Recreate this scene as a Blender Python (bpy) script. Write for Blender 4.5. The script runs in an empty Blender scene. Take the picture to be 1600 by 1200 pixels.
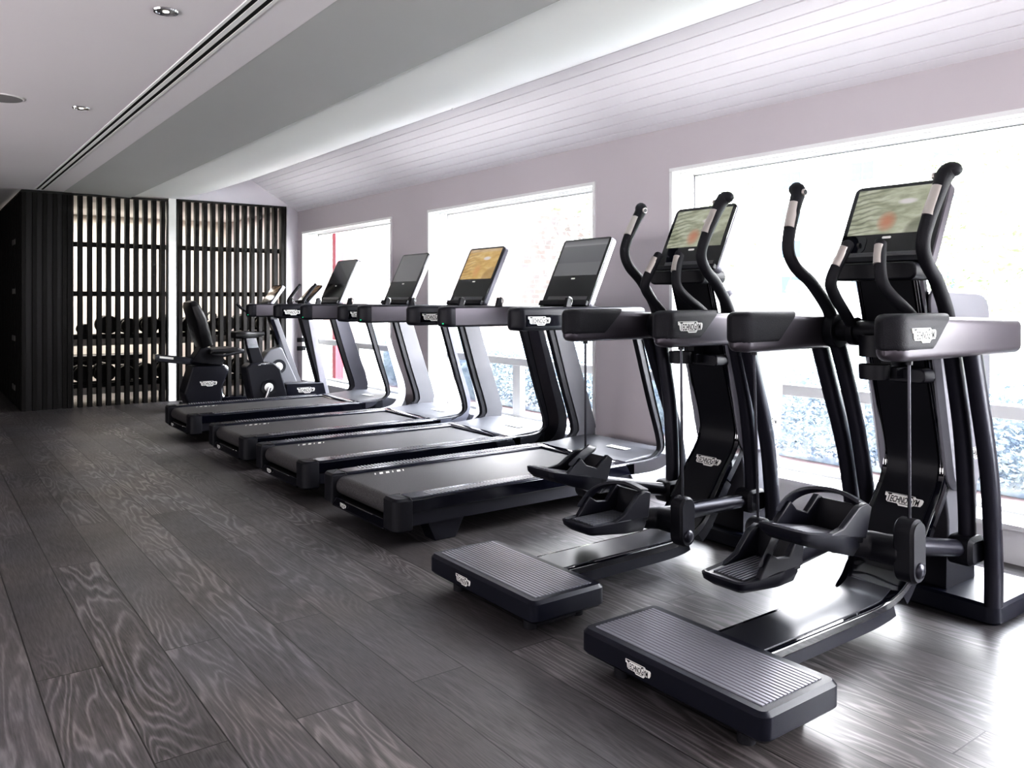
import bpy, bmesh, math, random
from mathutils import Vector, Matrix
random.seed(7)
PI = math.pi
SC = bpy.context.scene
COL = SC.collection
def R(a): return math.radians(a)

# ------------------------------------------------------------------ materials
def newmat(name):
    m = bpy.data.materials.new(name); m.use_nodes = True
    nt = m.node_tree
    return m, nt, nt.nodes['Principled BSDF'], nt.nodes, nt.links

def simple(name, col, rough=.5, metal=0., coat=0., spec=.5, bump=0., bscale=400., var=0.):
    m, nt, b, N, L = newmat(name)
    b.inputs['Base Color'].default_value = (*col, 1)
    b.inputs['Roughness'].default_value = rough
    b.inputs['Metallic'].default_value = metal
    b.inputs['Coat Weight'].default_value = coat
    b.inputs['Coat Roughness'].default_value = .05
    b.inputs['Specular IOR Level'].default_value = spec
    tc = N.new('ShaderNodeTexCoord')
    if bump > 0:
        n = N.new('ShaderNodeTexNoise'); n.inputs['Scale'].default_value = bscale; n.inputs['Detail'].default_value = 2
        L.new(tc.outputs['Object'], n.inputs['Vector'])
        bp = N.new('ShaderNodeBump'); bp.inputs['Strength'].default_value = bump; bp.inputs['Distance'].default_value = .002
        L.new(n.outputs['Fac'], bp.inputs['Height']); L.new(bp.outputs['Normal'], b.inputs['Normal'])
    n2 = N.new('ShaderNodeTexNoise'); n2.inputs['Scale'].default_value = 3.; n2.inputs['Detail'].default_value = 4
    L.new(tc.outputs['Object'], n2.inputs['Vector'])
    mr = N.new('ShaderNodeMapRange'); mr.inputs['To Min'].default_value = max(0.02, rough - .04 - var); mr.inputs['To Max'].default_value = rough + .04 + var
    L.new(n2.outputs['Fac'], mr.inputs['Value']); L.new(mr.outputs['Result'], b.inputs['Roughness'])
    return m

def emit(name, col, s):
    m, nt, b, N, L = newmat(name)
    b.inputs['Base Color'].default_value = (*col, 1)
    b.inputs['Emission Color'].default_value = (*col, 1); b.inputs['Emission Strength'].default_value = s
    return m

M = {}
M['plastic'] = simple('charcoal_plastic', (.008, .0083, .0145), .40, spec=.4, bump=.25, bscale=700)
M['plastic_soft'] = simple('soft_black_plastic', (.005, .0053, .0095), .48, spec=.4, bump=.15, bscale=500)
M['navy'] = simple('navy_black_plastic', (.0045, .0055, .0135), .36, spec=.4, bump=.2, bscale=600)
M['rubber'] = simple('grip_rubber', (.009, .009, .0135), .6, spec=.4, bump=.6, bscale=420)
M['gloss'] = simple('gloss_black', (.004, .0045, .009), .06, coat=.6)
M['beamtop'] = simple('satin_beam', (.035, .036, .045), .30, metal=.25)
M['tube'] = simple('dark_tube', (.022, .022, .032), .3, metal=.35)
M['rod'] = simple('steel_rod', (.06, .06, .07), .3, metal=.8)
M['silver'] = simple('satin_silver', (.50, .50, .55), .36, metal=.7)
M['silver_flat'] = simple('light_silver_plastic', (.085, .085, .095), .46, metal=.0)
M['graphite'] = simple('graphite_panel', (.11, .11, .13), .4, metal=.5)
M['shroud'] = simple('shroud_metallic', (.085, .077, .090), .36, metal=.5)
M['housing'] = simple('housing_grey', (.16, .16, .18), .45, metal=.2)
M['cover'] = simple('cover_grey', (.25, .25, .28), .45, metal=.2)
M['chrome'] = simple('chrome', (.75, .75, .77), .12, metal=1.)
M['mirror'] = simple('mirror_strip', (.62, .63, .67), .03, metal=1.)
M['sensor'] = simple('sensor_plate', (.50, .46, .44), .32, metal=.6)
M['white_plate'] = simple('logo_white', (.78, .78, .76), .4)
M['ink'] = simple('logo_ink', (.012, .012, .014), .5)
M['ribs'] = simple('tread_ribs', (.20, .203, .23), .34, metal=.45)
M['rail'] = simple('rail_plastic', (.012, .013, .022), .22, metal=.1)
M['silver_ribs'] = simple('rail_ribs', (.30, .30, .32), .35, metal=.6)
M['mark'] = simple('belt_mark', (.75, .74, .70), .5)
M['glass_black'] = simple('console_glass', (.006, .006, .008), .08, coat=.3)
M['ledge'] = simple('printed_ledge', (.10, .10, .105), .4)
M['leather'] = simple('black_vinyl', (.008, .008, .010), .36, bump=.1, bscale=200)
M['green_led'] = emit('green_led', (.02, .45, .22), .6)
M['white_paint'] = simple('white_paint', (.92, .92, .92), .5)
M['white_gloss'] = simple('white_gloss_paint', (.82, .82, .82), .3)
M['slat'] = simple('dark_stained_slat', (.009, .0082, .0078), .6, spec=.25, bump=.3, bscale=60)
M['black_board'] = simple('black_board', (.006, .006, .006), .5)
M['bracket'] = simple('bracket_grey', (.16, .155, .15), .5)
M['shelf_face'] = simple('shelf_face', (.80, .77, .72), .5)
M['iron'] = simple('dumbbell_rubber', (.006, .006, .0065), .5)
M['grille_black'] = simple('grille_black', (.003, .003, .003), .8)
M['speaker'] = simple('speaker_cloth', (.26, .245, .25), .8)
M['lamp_reflector'] = simple('reflector', (.8, .8, .78), .15, metal=1.)
M['lamp_glow'] = emit('lamp_glow', (1, .95, .85), 6)

def plaster(name, col, var=.02):
    m, nt, b, N, L = newmat(name)
    tc = N.new('ShaderNodeTexCoord'); n = N.new('ShaderNodeTexNoise'); n.inputs['Scale'].default_value = 1.2; n.inputs['Detail'].default_value = 3
    L.new(tc.outputs['Object'], n.inputs['Vector'])
    r = N.new('ShaderNodeValToRGB')
    r.color_ramp.elements[0].position = .3; r.color_ramp.elements[1].position = .7
    r.color_ramp.elements[0].color = (*[c - var for c in col], 1); r.color_ramp.elements[1].color = (*[c + var for c in col], 1)
    L.new(n.outputs['Fac'], r.inputs['Fac']); L.new(r.outputs['Color'], b.inputs['Base Color'])
    b.inputs['Roughness'].default_value = .65; b.inputs['Specular IOR Level'].default_value = .3
    return m
M['wall_grey'] = plaster('wall_mauve_grey', (.57, .53, .553), .006)
M['ceil_flat'] = plaster('ceiling_mauve_white', (.84, .80, .83), .006)
M['ceil_slope'] = plaster('ceiling_shaded', (.54, .54, .54), .006)  # shade on the sloping strip painted in as a darker tone
M['ceil_white'] = plaster('ceiling_white', (.90, .90, .90), .006)
M['boards'] = plaster('ceiling_boards', (.90, .88, .91), .006)
M['end_wall'] = plaster('end_wall_paint', (.62, .60, .635), .006)
M['back_wall'] = plaster('back_room_wall', (.85, .81, .75), .01)
M['room_dark'] = plaster('far_walls', (.16, .15, .15), .01)

def wood_floor():
    m, nt, b, N, L = newmat('smoked_oak_planks')
    tc = N.new('ShaderNodeTexCoord')
    mp = N.new('ShaderNodeMapping'); mp.inputs['Rotation'].default_value = (0, 0, PI/2); mp.inputs['Location'].default_value = (0.35, .062, 0)
    L.new(tc.outputs['Object'], mp.inputs['Vector'])
    br = N.new('ShaderNodeTexBrick'); br.offset = .37; br.offset_frequency = 2; br.squash = 1.
    br.inputs['Color1'].default_value = (0, 0, 0, 1); br.inputs['Color2'].default_value = (1, 1, 1, 1); br.inputs['Mortar'].default_value = (.5, .5, .5, 1)
    br.inputs['Scale'].default_value = 1.; br.inputs['Mortar Size'].default_value = .0026; br.inputs['Mortar Smooth'].default_value = .3
    br.inputs['Brick Width'].default_value = 1.9; br.inputs['Row Height'].default_value = .19; br.inputs['Bias'].default_value = 0
    L.new(mp.outputs['Vector'], br.inputs['Vector'])
    # per plank offset
    sep = N.new('ShaderNodeSeparateXYZ'); L.new(mp.outputs['Vector'], sep.inputs['Vector'])
    rnd = N.new('ShaderNodeSeparateColor'); L.new(br.outputs['Color'], rnd.inputs['Color'])
    def math_(op, a, b_=None, v=None):
        n = N.new('ShaderNodeMath'); n.operation = op
        L.new(a, n.inputs[0])
        if b_ is not None: L.new(b_, n.inputs[1])
        elif v is not None: n.inputs[1].default_value = v
        return n.outputs[0]
    off = math_('MULTIPLY', rnd.outputs['Red'], v=37.)
    xs = math_('MULTIPLY', sep.outputs['X'], v=1.0)
    comb = N.new('ShaderNodeCombineXYZ')
    L.new(math_('ADD', math_('MULTIPLY', xs, v=.62), off), comb.inputs['X'])
    L.new(math_('MULTIPLY', sep.outputs['Y'], v=4.6), comb.inputs['Y']); L.new(off, comb.inputs['Z'])
    n1 = N.new('ShaderNodeTexNoise'); n1.inputs['Scale'].default_value = 1.; n1.inputs['Detail'].default_value = 3.2; n1.inputs['Roughness'].default_value = .46; n1.inputs['Distortion'].default_value = .25
    L.new(comb.outputs['Vector'], n1.inputs['Vector'])
    ring = math_('SINE', math_('MULTIPLY', n1.outputs['Fac'], v=150.))
    ring = math_('POWER', math_('ADD', math_('MULTIPLY', ring, v=.5), v=.5), v=2.4)
    # fine pores
    comb2 = N.new('ShaderNodeCombineXYZ')
    L.new(math_('ADD', math_('MULTIPLY', sep.outputs['X'], v=14.), off), comb2.inputs['X'])
    L.new(math_('MULTIPLY', sep.outputs['Y'], v=210.), comb2.inputs['Y']); L.new(off, comb2.inputs['Z'])
    n2 = N.new('ShaderNodeTexNoise'); n2.inputs['Scale'].default_value = 1.; n2.inputs['Detail'].default_value = 3
    L.new(comb2.outputs['Vector'], n2.inputs['Vector'])
    # large blotches + where the figure shows
    n3 = N.new('ShaderNodeTexNoise'); n3.inputs['Scale'].default_value = 2.2; n3.inputs['Detail'].default_value = 3
    cb3 = N.new('ShaderNodeVectorMath'); cb3.operation = 'ADD'
    L.new(mp.outputs['Vector'], cb3.inputs[0]); L.new(comb.outputs['Vector'], cb3.inputs[1]); L.new(mp.outputs['Vector'], n3.inputs['Vector'])
    n4 = N.new('ShaderNodeTexNoise'); n4.inputs['Scale'].default_value = .55; n4.inputs['Detail'].default_value = 1
    L.new(comb.outputs['Vector'], n4.inputs['Vector'])
    figm = N.new('ShaderNodeMapRange'); figm.inputs['From Min'].default_value = .40; figm.inputs['From Max'].default_value = .62
    L.new(n4.outputs['Fac'], figm.inputs['Value'])
    fig = math_('MULTIPLY', ring, figm.outputs['Result'])
    val = math_('ADD', math_('MULTIPLY', fig, v=.36), math_('MULTIPLY', n2.outputs['Fac'], v=.54))
    val = math_('ADD', val, math_('MULTIPLY', n3.outputs['Fac'], v=.38))
    val = math_('ADD', val, math_('MULTIPLY', rnd.outputs['Red'], v=.15))
    ramp = N.new('ShaderNodeValToRGB'); e = ramp.color_ramp.elements
    e[0].position = .30; e[0].color = (.018, .0166, .0162, 1)
    e[1].position = 1.05 if False else 1.0; e[1].color = (.19, .178, .178, 1)
    k = e.new(.52); k.color = (.064, .059, .059, 1)
    k = e.new(.72); k.color = (.102, .094, .095, 1)
    L.new(val, ramp.inputs['Fac'])
    # hue: bluish / reddish drifts
    hue = N.new('ShaderNodeTexNoise'); hue.inputs['Scale'].default_value = 1.6; L.new(mp.outputs['Vector'], hue.inputs['Vector'])
    hr = N.new('ShaderNodeValToRGB'); he = hr.color_ramp.elements
    he[0].position = .38; he[0].color = (.97, .99, 1.05, 1); he[1].position = .64; he[1].color = (1.03, .99, .965, 1)
    L.new(hue.outputs['Fac'], hr.inputs['Fac'])
    mul = N.new('ShaderNodeMix'); mul.data_type = 'RGBA'; mul.blend_type = 'MULTIPLY'; mul.inputs['Factor'].default_value = 1
    L.new(ramp.outputs['Color'], mul.inputs['A']); L.new(hr.outputs['Color'], mul.inputs['B'])
    mx = N.new('ShaderNodeMix'); mx.data_type = 'RGBA'
    L.new(br.outputs['Fac'], mx.inputs['Factor']); L.new(mul.outputs['Result'], mx.inputs['A']); mx.inputs['B'].default_value = (.004, .0035, .003, 1)
    L.new(mx.outputs['Result'], b.inputs['Base Color'])
    rr = N.new('ShaderNodeMapRange'); rr.inputs['To Min'].default_value = .50; rr.inputs['To Max'].default_value = .36
    L.new(val, rr.inputs['Value']); L.new(rr.outputs['Result'], b.inputs['Roughness'])
    bp = N.new('ShaderNodeBump'); bp.inputs['Strength'].default_value = .22; bp.inputs['Distance'].default_value = .0012
    hgt = math_('SUBTRACT', val, math_('MULTIPLY', br.outputs['Fac'], v=1.5))
    L.new(hgt, bp.inputs['Height']); L.new(bp.outputs['Normal'], b.inputs['Normal'])
    b.inputs['Specular IOR Level'].default_value = .95
    return m
M['floor'] = wood_floor()

def belt_mat():
    m, nt, b, N, L = newmat('running_belt')
    tc = N.new('ShaderNodeTexCoord'); n = N.new('ShaderNodeTexNoise'); n.inputs['Scale'].default_value = 230; n.inputs['Detail'].default_value = 2
    L.new(tc.outputs['Object'], n.inputs['Vector'])
    r = N.new('ShaderNodeValToRGB'); r.color_ramp.elements[0].position = .35; r.color_ramp.elements[1].position = .7
    r.color_ramp.elements[0].color = (.022, .021, .0225, 1); r.color_ramp.elements[1].color = (.095, .091, .094, 1)
    L.new(n.outputs['Fac'], r.inputs['Fac']); L.new(r.outputs['Color'], b.inputs['Base Color'])
    b.inputs['Roughness'].default_value = .52
    bp = N.new('ShaderNodeBump'); bp.inputs['Strength'].default_value = .4; bp.inputs['Distance'].default_value = .001
    L.new(n.outputs['Fac'], bp.inputs['Height']); L.new(bp.outputs['Normal'], b.inputs['Normal'])
    return m
M['belt'] = belt_mat()

def display_mat(name, kind):
    m, nt, b, N, L = newmat(name)
    tc = N.new('ShaderNodeTexCoord'); sep = N.new('ShaderNodeSeparateXYZ'); L.new(tc.outputs['Generated'], sep.inputs['Vector'])
    b.inputs['Roughness'].default_value = .12; b.inputs['Base Color'].default_value = (.01, .01, .011, 1)
    col = None
    def ramp(stops, src):
        r = N.new('ShaderNodeValToRGB'); e = r.color_ramp.elements
        e[0].position, e[0].color = stops[0][0], (*stops[0][1], 1); e[1].position, e[1].color = stops[-1][0], (*stops[-1][1], 1)
        for p, c in stops[1:-1]:
            k = e.new(p); k.color = (*c, 1)
        L.new(src, r.inputs['Fac']); return r.outputs['Color']
    def mix(f, a, b_, mode='MIX'):
        x = N.new('ShaderNodeMix'); x.data_type = 'RGBA'; x.blend_type = mode
        if isinstance(f, float): x.inputs['Factor'].default_value = f
        else: L.new(f, x.inputs['Factor'])
        for s, v in (('A', a), ('B', b_)):
            if isinstance(v, tuple): x.inputs[s].default_value = (*v, 1)
            else: L.new(v, x.inputs[s])
        return x.outputs['Result']
    def mth(op, a, v):
        n = N.new('ShaderNodeMath'); n.operation = op; n.use_clamp = False
        if isinstance(a, float): n.inputs[0].default_value = a
        else: L.new(a, n.inputs[0])
        if isinstance(v, float): n.inputs[1].default_value = v
        else: L.new(v, n.inputs[1])
        return n.outputs[0]
    def blob(y, z, ry, rz, soft=.6):
        dy = mth('DIVIDE', mth('SUBTRACT', sep.outputs['Y'], y), ry); dz = mth('DIVIDE', mth('SUBTRACT', sep.outputs['Z'], z), rz)
        d = mth('ADD', mth('MULTIPLY', dy, dy), mth('MULTIPLY', dz, dz))
        r = N.new('ShaderNodeMapRange'); r.inputs['From Min'].default_value = 1.; r.inputs['From Max'].default_value = 1. - soft
        L.new(d, r.inputs['Value']); return r.outputs['Result']
    if kind == 'grey':
        col = ramp([(0, (.13, .13, .135)), (.36, (.125, .125, .13)), (.37, (.10, .10, .105)), (.84, (.115, .115, .12)), (.85, (.20, .2, .2)), (.9, (.16, .16, .165)), (1, (.10, .1, .1))], sep.outputs['Z']); s = 1.
    elif kind == 'plain':
        col = ramp([(0, (.12, .115, .12)), (1, (.10, .097, .102))], sep.outputs['Z']); s = 1.
    elif kind == 'amber':
        d = mth('ADD', mth('MULTIPLY', sep.outputs['Y'], .55), sep.outputs['Z'])
        col = ramp([(0, (.02, .015, .012)), (.3, (.05, .03, .02)), (.42, (.16, .10, .06)), (.5, (.05, .035, .025)), (.62, (.19, .13, .08)), (.74, (.06, .04, .03)), (1, (.10, .07, .05))], mth('MULTIPLY', d, .66)); s = 1.
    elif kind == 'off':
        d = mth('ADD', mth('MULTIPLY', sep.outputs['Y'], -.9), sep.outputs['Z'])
        col = ramp([(0, (.012, .012, .015)), (.47, (.015, .015, .018)), (.5, (.06, .06, .062)), (1, (.085, .083, .085))], mth('ADD', mth('MULTIPLY', d, .5), .4)); s = .6  # lighter diagonal half is a reflection painted into the emission
    else:
        mp = N.new('ShaderNodeMapping'); mp.inputs['Scale'].default_value = (1, 1.4, 2.2); mp.inputs['Rotation'].default_value = (.25, 0, 0)
        L.new(tc.outputs['Generated'], mp.inputs['Vector'])
        n = N.new('ShaderNodeTexNoise'); n.inputs['Scale'].default_value = 3.2; n.inputs['Detail'].default_value = 5; L.new(mp.outputs['Vector'], n.inputs['Vector'])
        mp2 = N.new('ShaderNodeMapping'); mp2.inputs['Rotation'].default_value = (.30, 0, 0); mp2.inputs['Scale'].default_value = (1, 1, 1)
        L.new(tc.outputs['Generated'], mp2.inputs['Vector'])
        w = N.new('ShaderNodeTexWave'); w.bands_direction = 'Z'; w.inputs['Scale'].default_value = 3.1; w.inputs['Distortion'].default_value = 7.; w.inputs['Detail'].default_value = 3; w.inputs['Detail Scale'].default_value = .9
        L.new(mp2.outputs['Vector'], w.inputs['Vector'])
        if kind == 'meadow':
            base = ramp([(.3, (.21, .22, .16)), (.5, (.31, .32, .245)), (.7, (.40, .40, .33))], n.outputs['Fac']); dark = (.075, .08, .06); red = (.36, .16, .10); s = 1.
        else:
            base = ramp([(.25, (.34, .22, .07)), (.5, (.44, .30, .11)), (.75, (.50, .38, .2))], n.outputs['Fac']); dark = (.24, .16, .07); red = (.45, .25, .10); s = 1.
        st = N.new('ShaderNodeMapRange'); st.inputs['From Min'].default_value = .5; st.inputs['From Max'].default_value = .0; L.new(w.outputs['Fac'], st.inputs['Value'])
        left = N.new('ShaderNodeMapRange'); left.inputs['From Min'].default_value = .45; left.inputs['From Max'].default_value = .85; L.new(sep.outputs['Y'], left.inputs['Value'])
        col = mix(mth('MULTIPLY', mth('MULTIPLY', st.outputs['Result'], .6), left.outputs['Result']), base, dark)
        col = mix(mth('MULTIPLY', blob(.55, .27, .13, .24, 1.), .9), col, red)
        col = mix(mth('MULTIPLY', blob(.36, .68, .13, .07, .8), .9), col, (.5, .47, .48))  # pale blob: reflected highlight painted over the picture
        col = mix(mth('MULTIPLY', blob(.02, .0, .32, .42, .3), .55), col, dark)
        top = N.new('ShaderNodeMapRange'); top.inputs['From Min'].default_value = .88; top.inputs['From Max'].default_value = .93; L.new(sep.outputs['Z'], top.inputs['Value'])
        if kind == 'golden': col = mix(mth('MULTIPLY', top.outputs['Result'], .25), col, (.35, .33, .36))
    L.new(col, b.inputs['Emission Color']); b.inputs['Emission Strength'].default_value = s
    return m
for k in ('grey', 'plain', 'off', 'amber', 'meadow', 'golden'): M['disp_' + k] = display_mat('display_' + k, k)

# ------------------------------------------------------------------ mesh builder
def catmull(pts, n=6):
    P = [Vector(p) for p in pts]; out = []
    for i in range(len(P) - 1):
        p0 = P[max(i-1, 0)]; p1 = P[i]; p2 = P[i+1]; p3 = P[min(i+2, len(P)-1)]
        for k in range(n):
            t = k / n
            out.append(.5 * ((2*p1) + (p2-p0)*t + (2*p0-5*p1+4*p2-p3)*t*t + (3*p1-p0-3*p2+p3)*t**3))
    out.append(P[-1]); return out

def rrect(w, h, r, n=4, cx=0, cy=0):
    r = min(r, w/2 - 1e-5, h/2 - 1e-5); o = []
    for qx, qy, a0 in ((1, 1, 0), (-1, 1, 90), (-1, -1, 180), (1, -1, 270)):
        for k in range(n + 1):
            a = R(a0 + 90*k/n); o.append((cx + qx*(w/2 - r) + r*math.cos(a), cy + qy*(h/2 - r) + r*math.sin(a)))
    return o

def round_poly(pts, r, n=4):
    """round the corners of a 2D polygon; r one radius or a list"""
    o = []; m = len(pts)
    for i, p in enumerate(pts):
        rr = r[i] if isinstance(r, (list, tuple)) else r
        P = Vector(p); A = Vector(pts[i-1]); B = Vector(pts[(i+1) % m])
        a = (A - P); b = (B - P); la, lb = a.length, b.length; a.normalize(); b.normalize()
        if rr <= 0: o.append(tuple(P)); continue
        ang = max(.05, math.acos(max(-1, min(1, a.dot(b))))); d = min(rr / math.tan(ang/2), la*.49, lb*.49)
        p0 = P + a*d; p1 = P + b*d
        for k in range(n + 1):
            t = k / n; o.append(tuple((1-t)**2*p0 + 2*t*(1-t)*P + t*t*p1))
    return o

class MB:
    def __init__(s, org=(0, 0, 0)):
        s.v = []; s.f = []; s.m = []; s.o = Vector(org)
    def add(s, vs, fs, mi=0, mat=None):
        b = len(s.v)
        for p in vs:
            p = Vector(p)
            if mat is not None: p = mat @ p
            s.v.append(p - s.o)
        for f in fs: s.f.append([b + i for i in f]); s.m.append(mi)
        return s
    def box(s, x0, x1, y0, y1, z0, z1, mi=0, mat=None):
        v = [(x, y, z) for x in (x0, x1) for y in (y0, y1) for z in (z0, z1)]
        return s.add(v, [(0, 1, 3, 2), (4, 6, 7, 5), (0, 4, 5, 1), (2, 3, 7, 6), (0, 2, 6, 4), (1, 5, 7, 3)], mi, mat)
    def loft(s, rings, mi=0, mat=None, caps=True, closed=False):
        n = len(rings[0]); v = [p for r in rings for p in r]; f = []
        k = len(rings)
        for i in range(k if closed else k - 1):
            a = i*n; c = ((i+1) % k)*n
            for j in range(n):
                j2 = (j+1) % n; f.append((a+j, a+j2, c+j2, c+j))
        if caps and not closed:
            f.append(tuple(range(n-1, -1, -1))); f.append(tuple((k-1)*n + j for j in range(n)))
        return s.add(v, f, mi, mat)
    def prism(s, pts, a, b, axis='y', mi=0, mat=None, ch=0.):
        """2D polygon extruded along an axis; ch = chamfer inset on both ends"""
        def P(p, h):
            return {'y': (p[0], h, p[1]), 'z': (p[0], p[1], h), 'x': (h, p[0], p[1])}[axis]
        if ch > 0:
            ins = inset(pts, ch)
            sg = 1 if b > a else -1
            rings = [[P(p, a) for p in ins], [P(p, a + sg*ch) for p in pts], [P(p, b - sg*ch) for p in pts], [P(p, b) for p in ins]]
        else: rings = [[P(p, a) for p in pts], [P(p, b) for p in pts]]
        return s.loft(rings, mi, mat)
    def tube(s, path, r, n=10, mi=0, mat=None, flat=1., side=None, caps=True):
        """round or oval tube; r a number or list; flat scales the section along `side`"""
        P = [Vector(p) for p in path]; rings = []; k = len(P)
        up = Vector(side) if side else None; last = None
        for i, p in enumerate(P):
            t = (P[min(i+1, k-1)] - P[max(i-1, 0)]).normalized()
            if up is not None: u = (up - t*up.dot(t)).normalized()
            else:
                ref = last if last is not None else (Vector((0, 0, 1)) if abs(t.z) < .9 else Vector((0, 1, 0)))
                u = (ref - t*ref.dot(t)).normalized()
            last = u; w = t.cross(u); rr = r[i] if isinstance(r, (list, tuple)) else r
            rings.append([p + u*(rr*flat*math.cos(2*PI*j/n)) + w*(rr*math.sin(2*PI*j/n)) for j in range(n)])
        return s.loft(rings, mi, mat, caps)
    def cyl(s, p0, p1, r, n=16, mi=0, mat=None, r1=None):
        return s.tube([p0, p1], [r, r if r1 is None else r1], n, mi, mat)
    def ball(s, c, r, n=12, mi=0, mat=None, sc=(1, 1, 1)):
        rings = []
        for i in range(1, n//2):
            a = PI*i/(n//2)
            rings.append([(c[0]+sc[0]*r*math.sin(a)*math.cos(2*PI*j/n), c[1]+sc[1]*r*math.sin(a)*math.sin(2*PI*j/n), c[2]+sc[2]*r*math.cos(a)) for j in range(n)])
        v = [p for q in rings for p in q]; k = len(rings); f = []
        for i in range(k-1):
            for j in range(n): f.append((i*n+j, (i+1)*n+j, (i+1)*n+(j+1) % n, i*n+(j+1) % n))
        v += [(c[0], c[1], c[2]+sc[2]*r), (c[0], c[1], c[2]-sc[2]*r)]
        for j in range(n):
            f.append((k*n, j, (j+1) % n)); f.append((k*n+1, (k-1)*n+(j+1) % n, (k-1)*n+j))
        return s.add(v, f, mi, mat)
    def build(s, name, mats, parent=None, bevel=0., seg=2, ang=38, label=None):
        me = bpy.data.meshes.new(name)
        me.from_pydata([tuple(v) for v in s.v], [], s.f)
        bm = bmesh.new(); bm.from_mesh(me); bmesh.ops.recalc_face_normals(bm, faces=bm.faces); bm.to_mesh(me); bm.free()
        for i, p in enumerate(me.polygons): p.material_index = s.m[i]
        if not isinstance(mats, (list, tuple)): mats = [mats]
        for m in mats: me.materials.append(M[m] if isinstance(m, str) else m)
        me.shade_smooth(); me.set_sharp_from_angle(angle=R(ang))
        o = bpy.data.objects.new(name, me); COL.objects.link(o)
        if parent is not None: o.parent = parent
        if bevel > 0:
            md = o.modifiers.new('edge', 'BEVEL'); md.width = bevel; md.segments = seg; md.limit_method = 'ANGLE'; md.angle_limit = R(40)
            md.harden_normals = False
        if label: o['label'] = label
        return o

def inset(pts, d):
    n = len(pts); A = sum(pts[i][0]*pts[(i+1) % n][1] - pts[(i+1) % n][0]*pts[i][1] for i in range(n)); sg = 1 if A > 0 else -1
    o = []
    for i in range(n):
        p = Vector(pts[i]); a = Vector(pts[i-1]); b = Vector(pts[(i+1) % n])
        e1 = (p - a); e2 = (b - p)
        if e1.length < 1e-9: e1 = e2
        if e2.length < 1e-9: e2 = e1
        e1 = e1.normalized(); e2 = e2.normalized()
        n1 = Vector((-e1.y, e1.x))*sg; n2 = Vector((-e2.y, e2.x))*sg; nn = (n1 + n2)
        if nn.length < 1e-6: nn = n1
        nn.normalize(); c = max(.5, nn.dot(n1)); q = p + nn*(d/c); o.append((q.x, q.y))
    return o

def empty(name, loc, label=None, cat=None, group=None, rz=0):
    o = bpy.data.objects.new(name, None); COL.objects.link(o); o.location = loc; o.rotation_euler = (0, 0, rz)
    o.empty_display_size = .1
    return tag(o, label, cat, group)
def tag(o, label=None, cat=None, group=None, kind=None):
    if label: o['label'] = label
    if cat: o['category'] = cat
    if group: o['group'] = group
    if kind: o['kind'] = kind
    return o
def struct(name, mb, mats, **k): return tag(mb.build(name, mats, **k), kind='structure')
def copy_tree(o, parent=None):
    c = o.copy(); COL.objects.link(c)
    if parent is not None: c.parent = parent
    for ch in list(o.children): copy_tree(ch, c)
    return c

# ------------------------------------------------------------------ lettering
def text_mesh(body, size=1., small=True):
    cu = bpy.data.curves.new('lettering', 'FONT'); cu.body = body; cu.size = size; cu.align_x = 'CENTER'; cu.align_y = 'CENTER'
    cu.small_caps_scale = .78; cu.resolution_u = 2; cu.space_character = .92; cu.offset = .010*size
    if small:
        for i, chh in enumerate(body):
            if chh.islower(): cu.body_format[i].use_small_caps = True
    o = bpy.data.objects.new('lettering', cu); COL.objects.link(o)
    dg = bpy.context.evaluated_depsgraph_get(); me = o.evaluated_get(dg).to_mesh()
    v = [tuple(p.co) for p in me.vertices]; f = [tuple(p.vertices) for p in me.polygons]
    o.evaluated_get(dg).to_mesh_clear(); bpy.data.objects.remove(o); bpy.data.curves.remove(cu)
    return v, f
TV, TF = text_mesh('TechnoGym')
_xs = [p[0] for p in TV]; _ys = [p[1] for p in TV]; _tw = max(_xs) - min(_xs); _tcx = (max(_xs)+min(_xs))/2; _tcy = (max(_ys)+min(_ys))/2; _th = max(_ys)-min(_ys)
PLATE = [(2, 0), (132, 0), (139, 9), (166, 9), (172, 16), (171, 34), (164, 50), (136, 52), (126, 66), (74, 66), (66, 55), (22, 54), (15, 46), (13, 22), (4, 20)]
def logo(parent, pos, xdir, ydir, w, dark=False, name='logo'):
    """badge w wide: raised stepped plate with dark lettering; xdir reading direction, ydir up"""
    X = Vector(xdir).normalized(); Y = Vector(ydir).normalized(); Z = X.cross(Y)
    Mx = Matrix((( *[X[i] for i in range(0)],),)) if False else Matrix(((X.x, Y.x, Z.x, pos[0]), (X.y, Y.y, Z.y, pos[1]), (X.z, Y.z, Z.z, pos[2]), (0, 0, 0, 1)))
    s = w/172.; b = MB()
    pl = [((p[0]-86)*s, (33-p[1])*s*.82) for p in PLATE]
    b.prism(pl, -.001, .0018, 'z', 0, Mx)
    k = w*.82/_tw; ky = w*.225/_th
    b.add([((p[0]-_tcx)*k, (p[1]-_tcy)*ky + w*.026, .0024) for p in TV], TF, 1, Mx)
    b.add([(-w*.06, -w*.098, .0024), (w*.20, -w*.098, .0024), (w*.20, -w*.115, .0024), (-w*.06, -w*.115, .0024)], [(0, 3, 2, 1)], 1, Mx)
    b.add([(-w*.46, w*.146, .0024), (w*.26, w*.146, .0024), (w*.26, w*.134, .0024), (-w*.46, w*.134, .0024)], [(0, 3, 2, 1)], 1, Mx)
    o = b.build(name, ['white_plate', 'ink'], parent, label='white badge lettered TECHNOGYM')
    return o
# ------------------------------------------------------------------ room shell
WX = 4.03; GX = 4.25; EY = 10.15; BY = 13.0; LX = -3.2; NY = -3.2
struct('floor', MB().box(LX, WX + .001, NY, BY, -.06, 0), 'floor')
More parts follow.
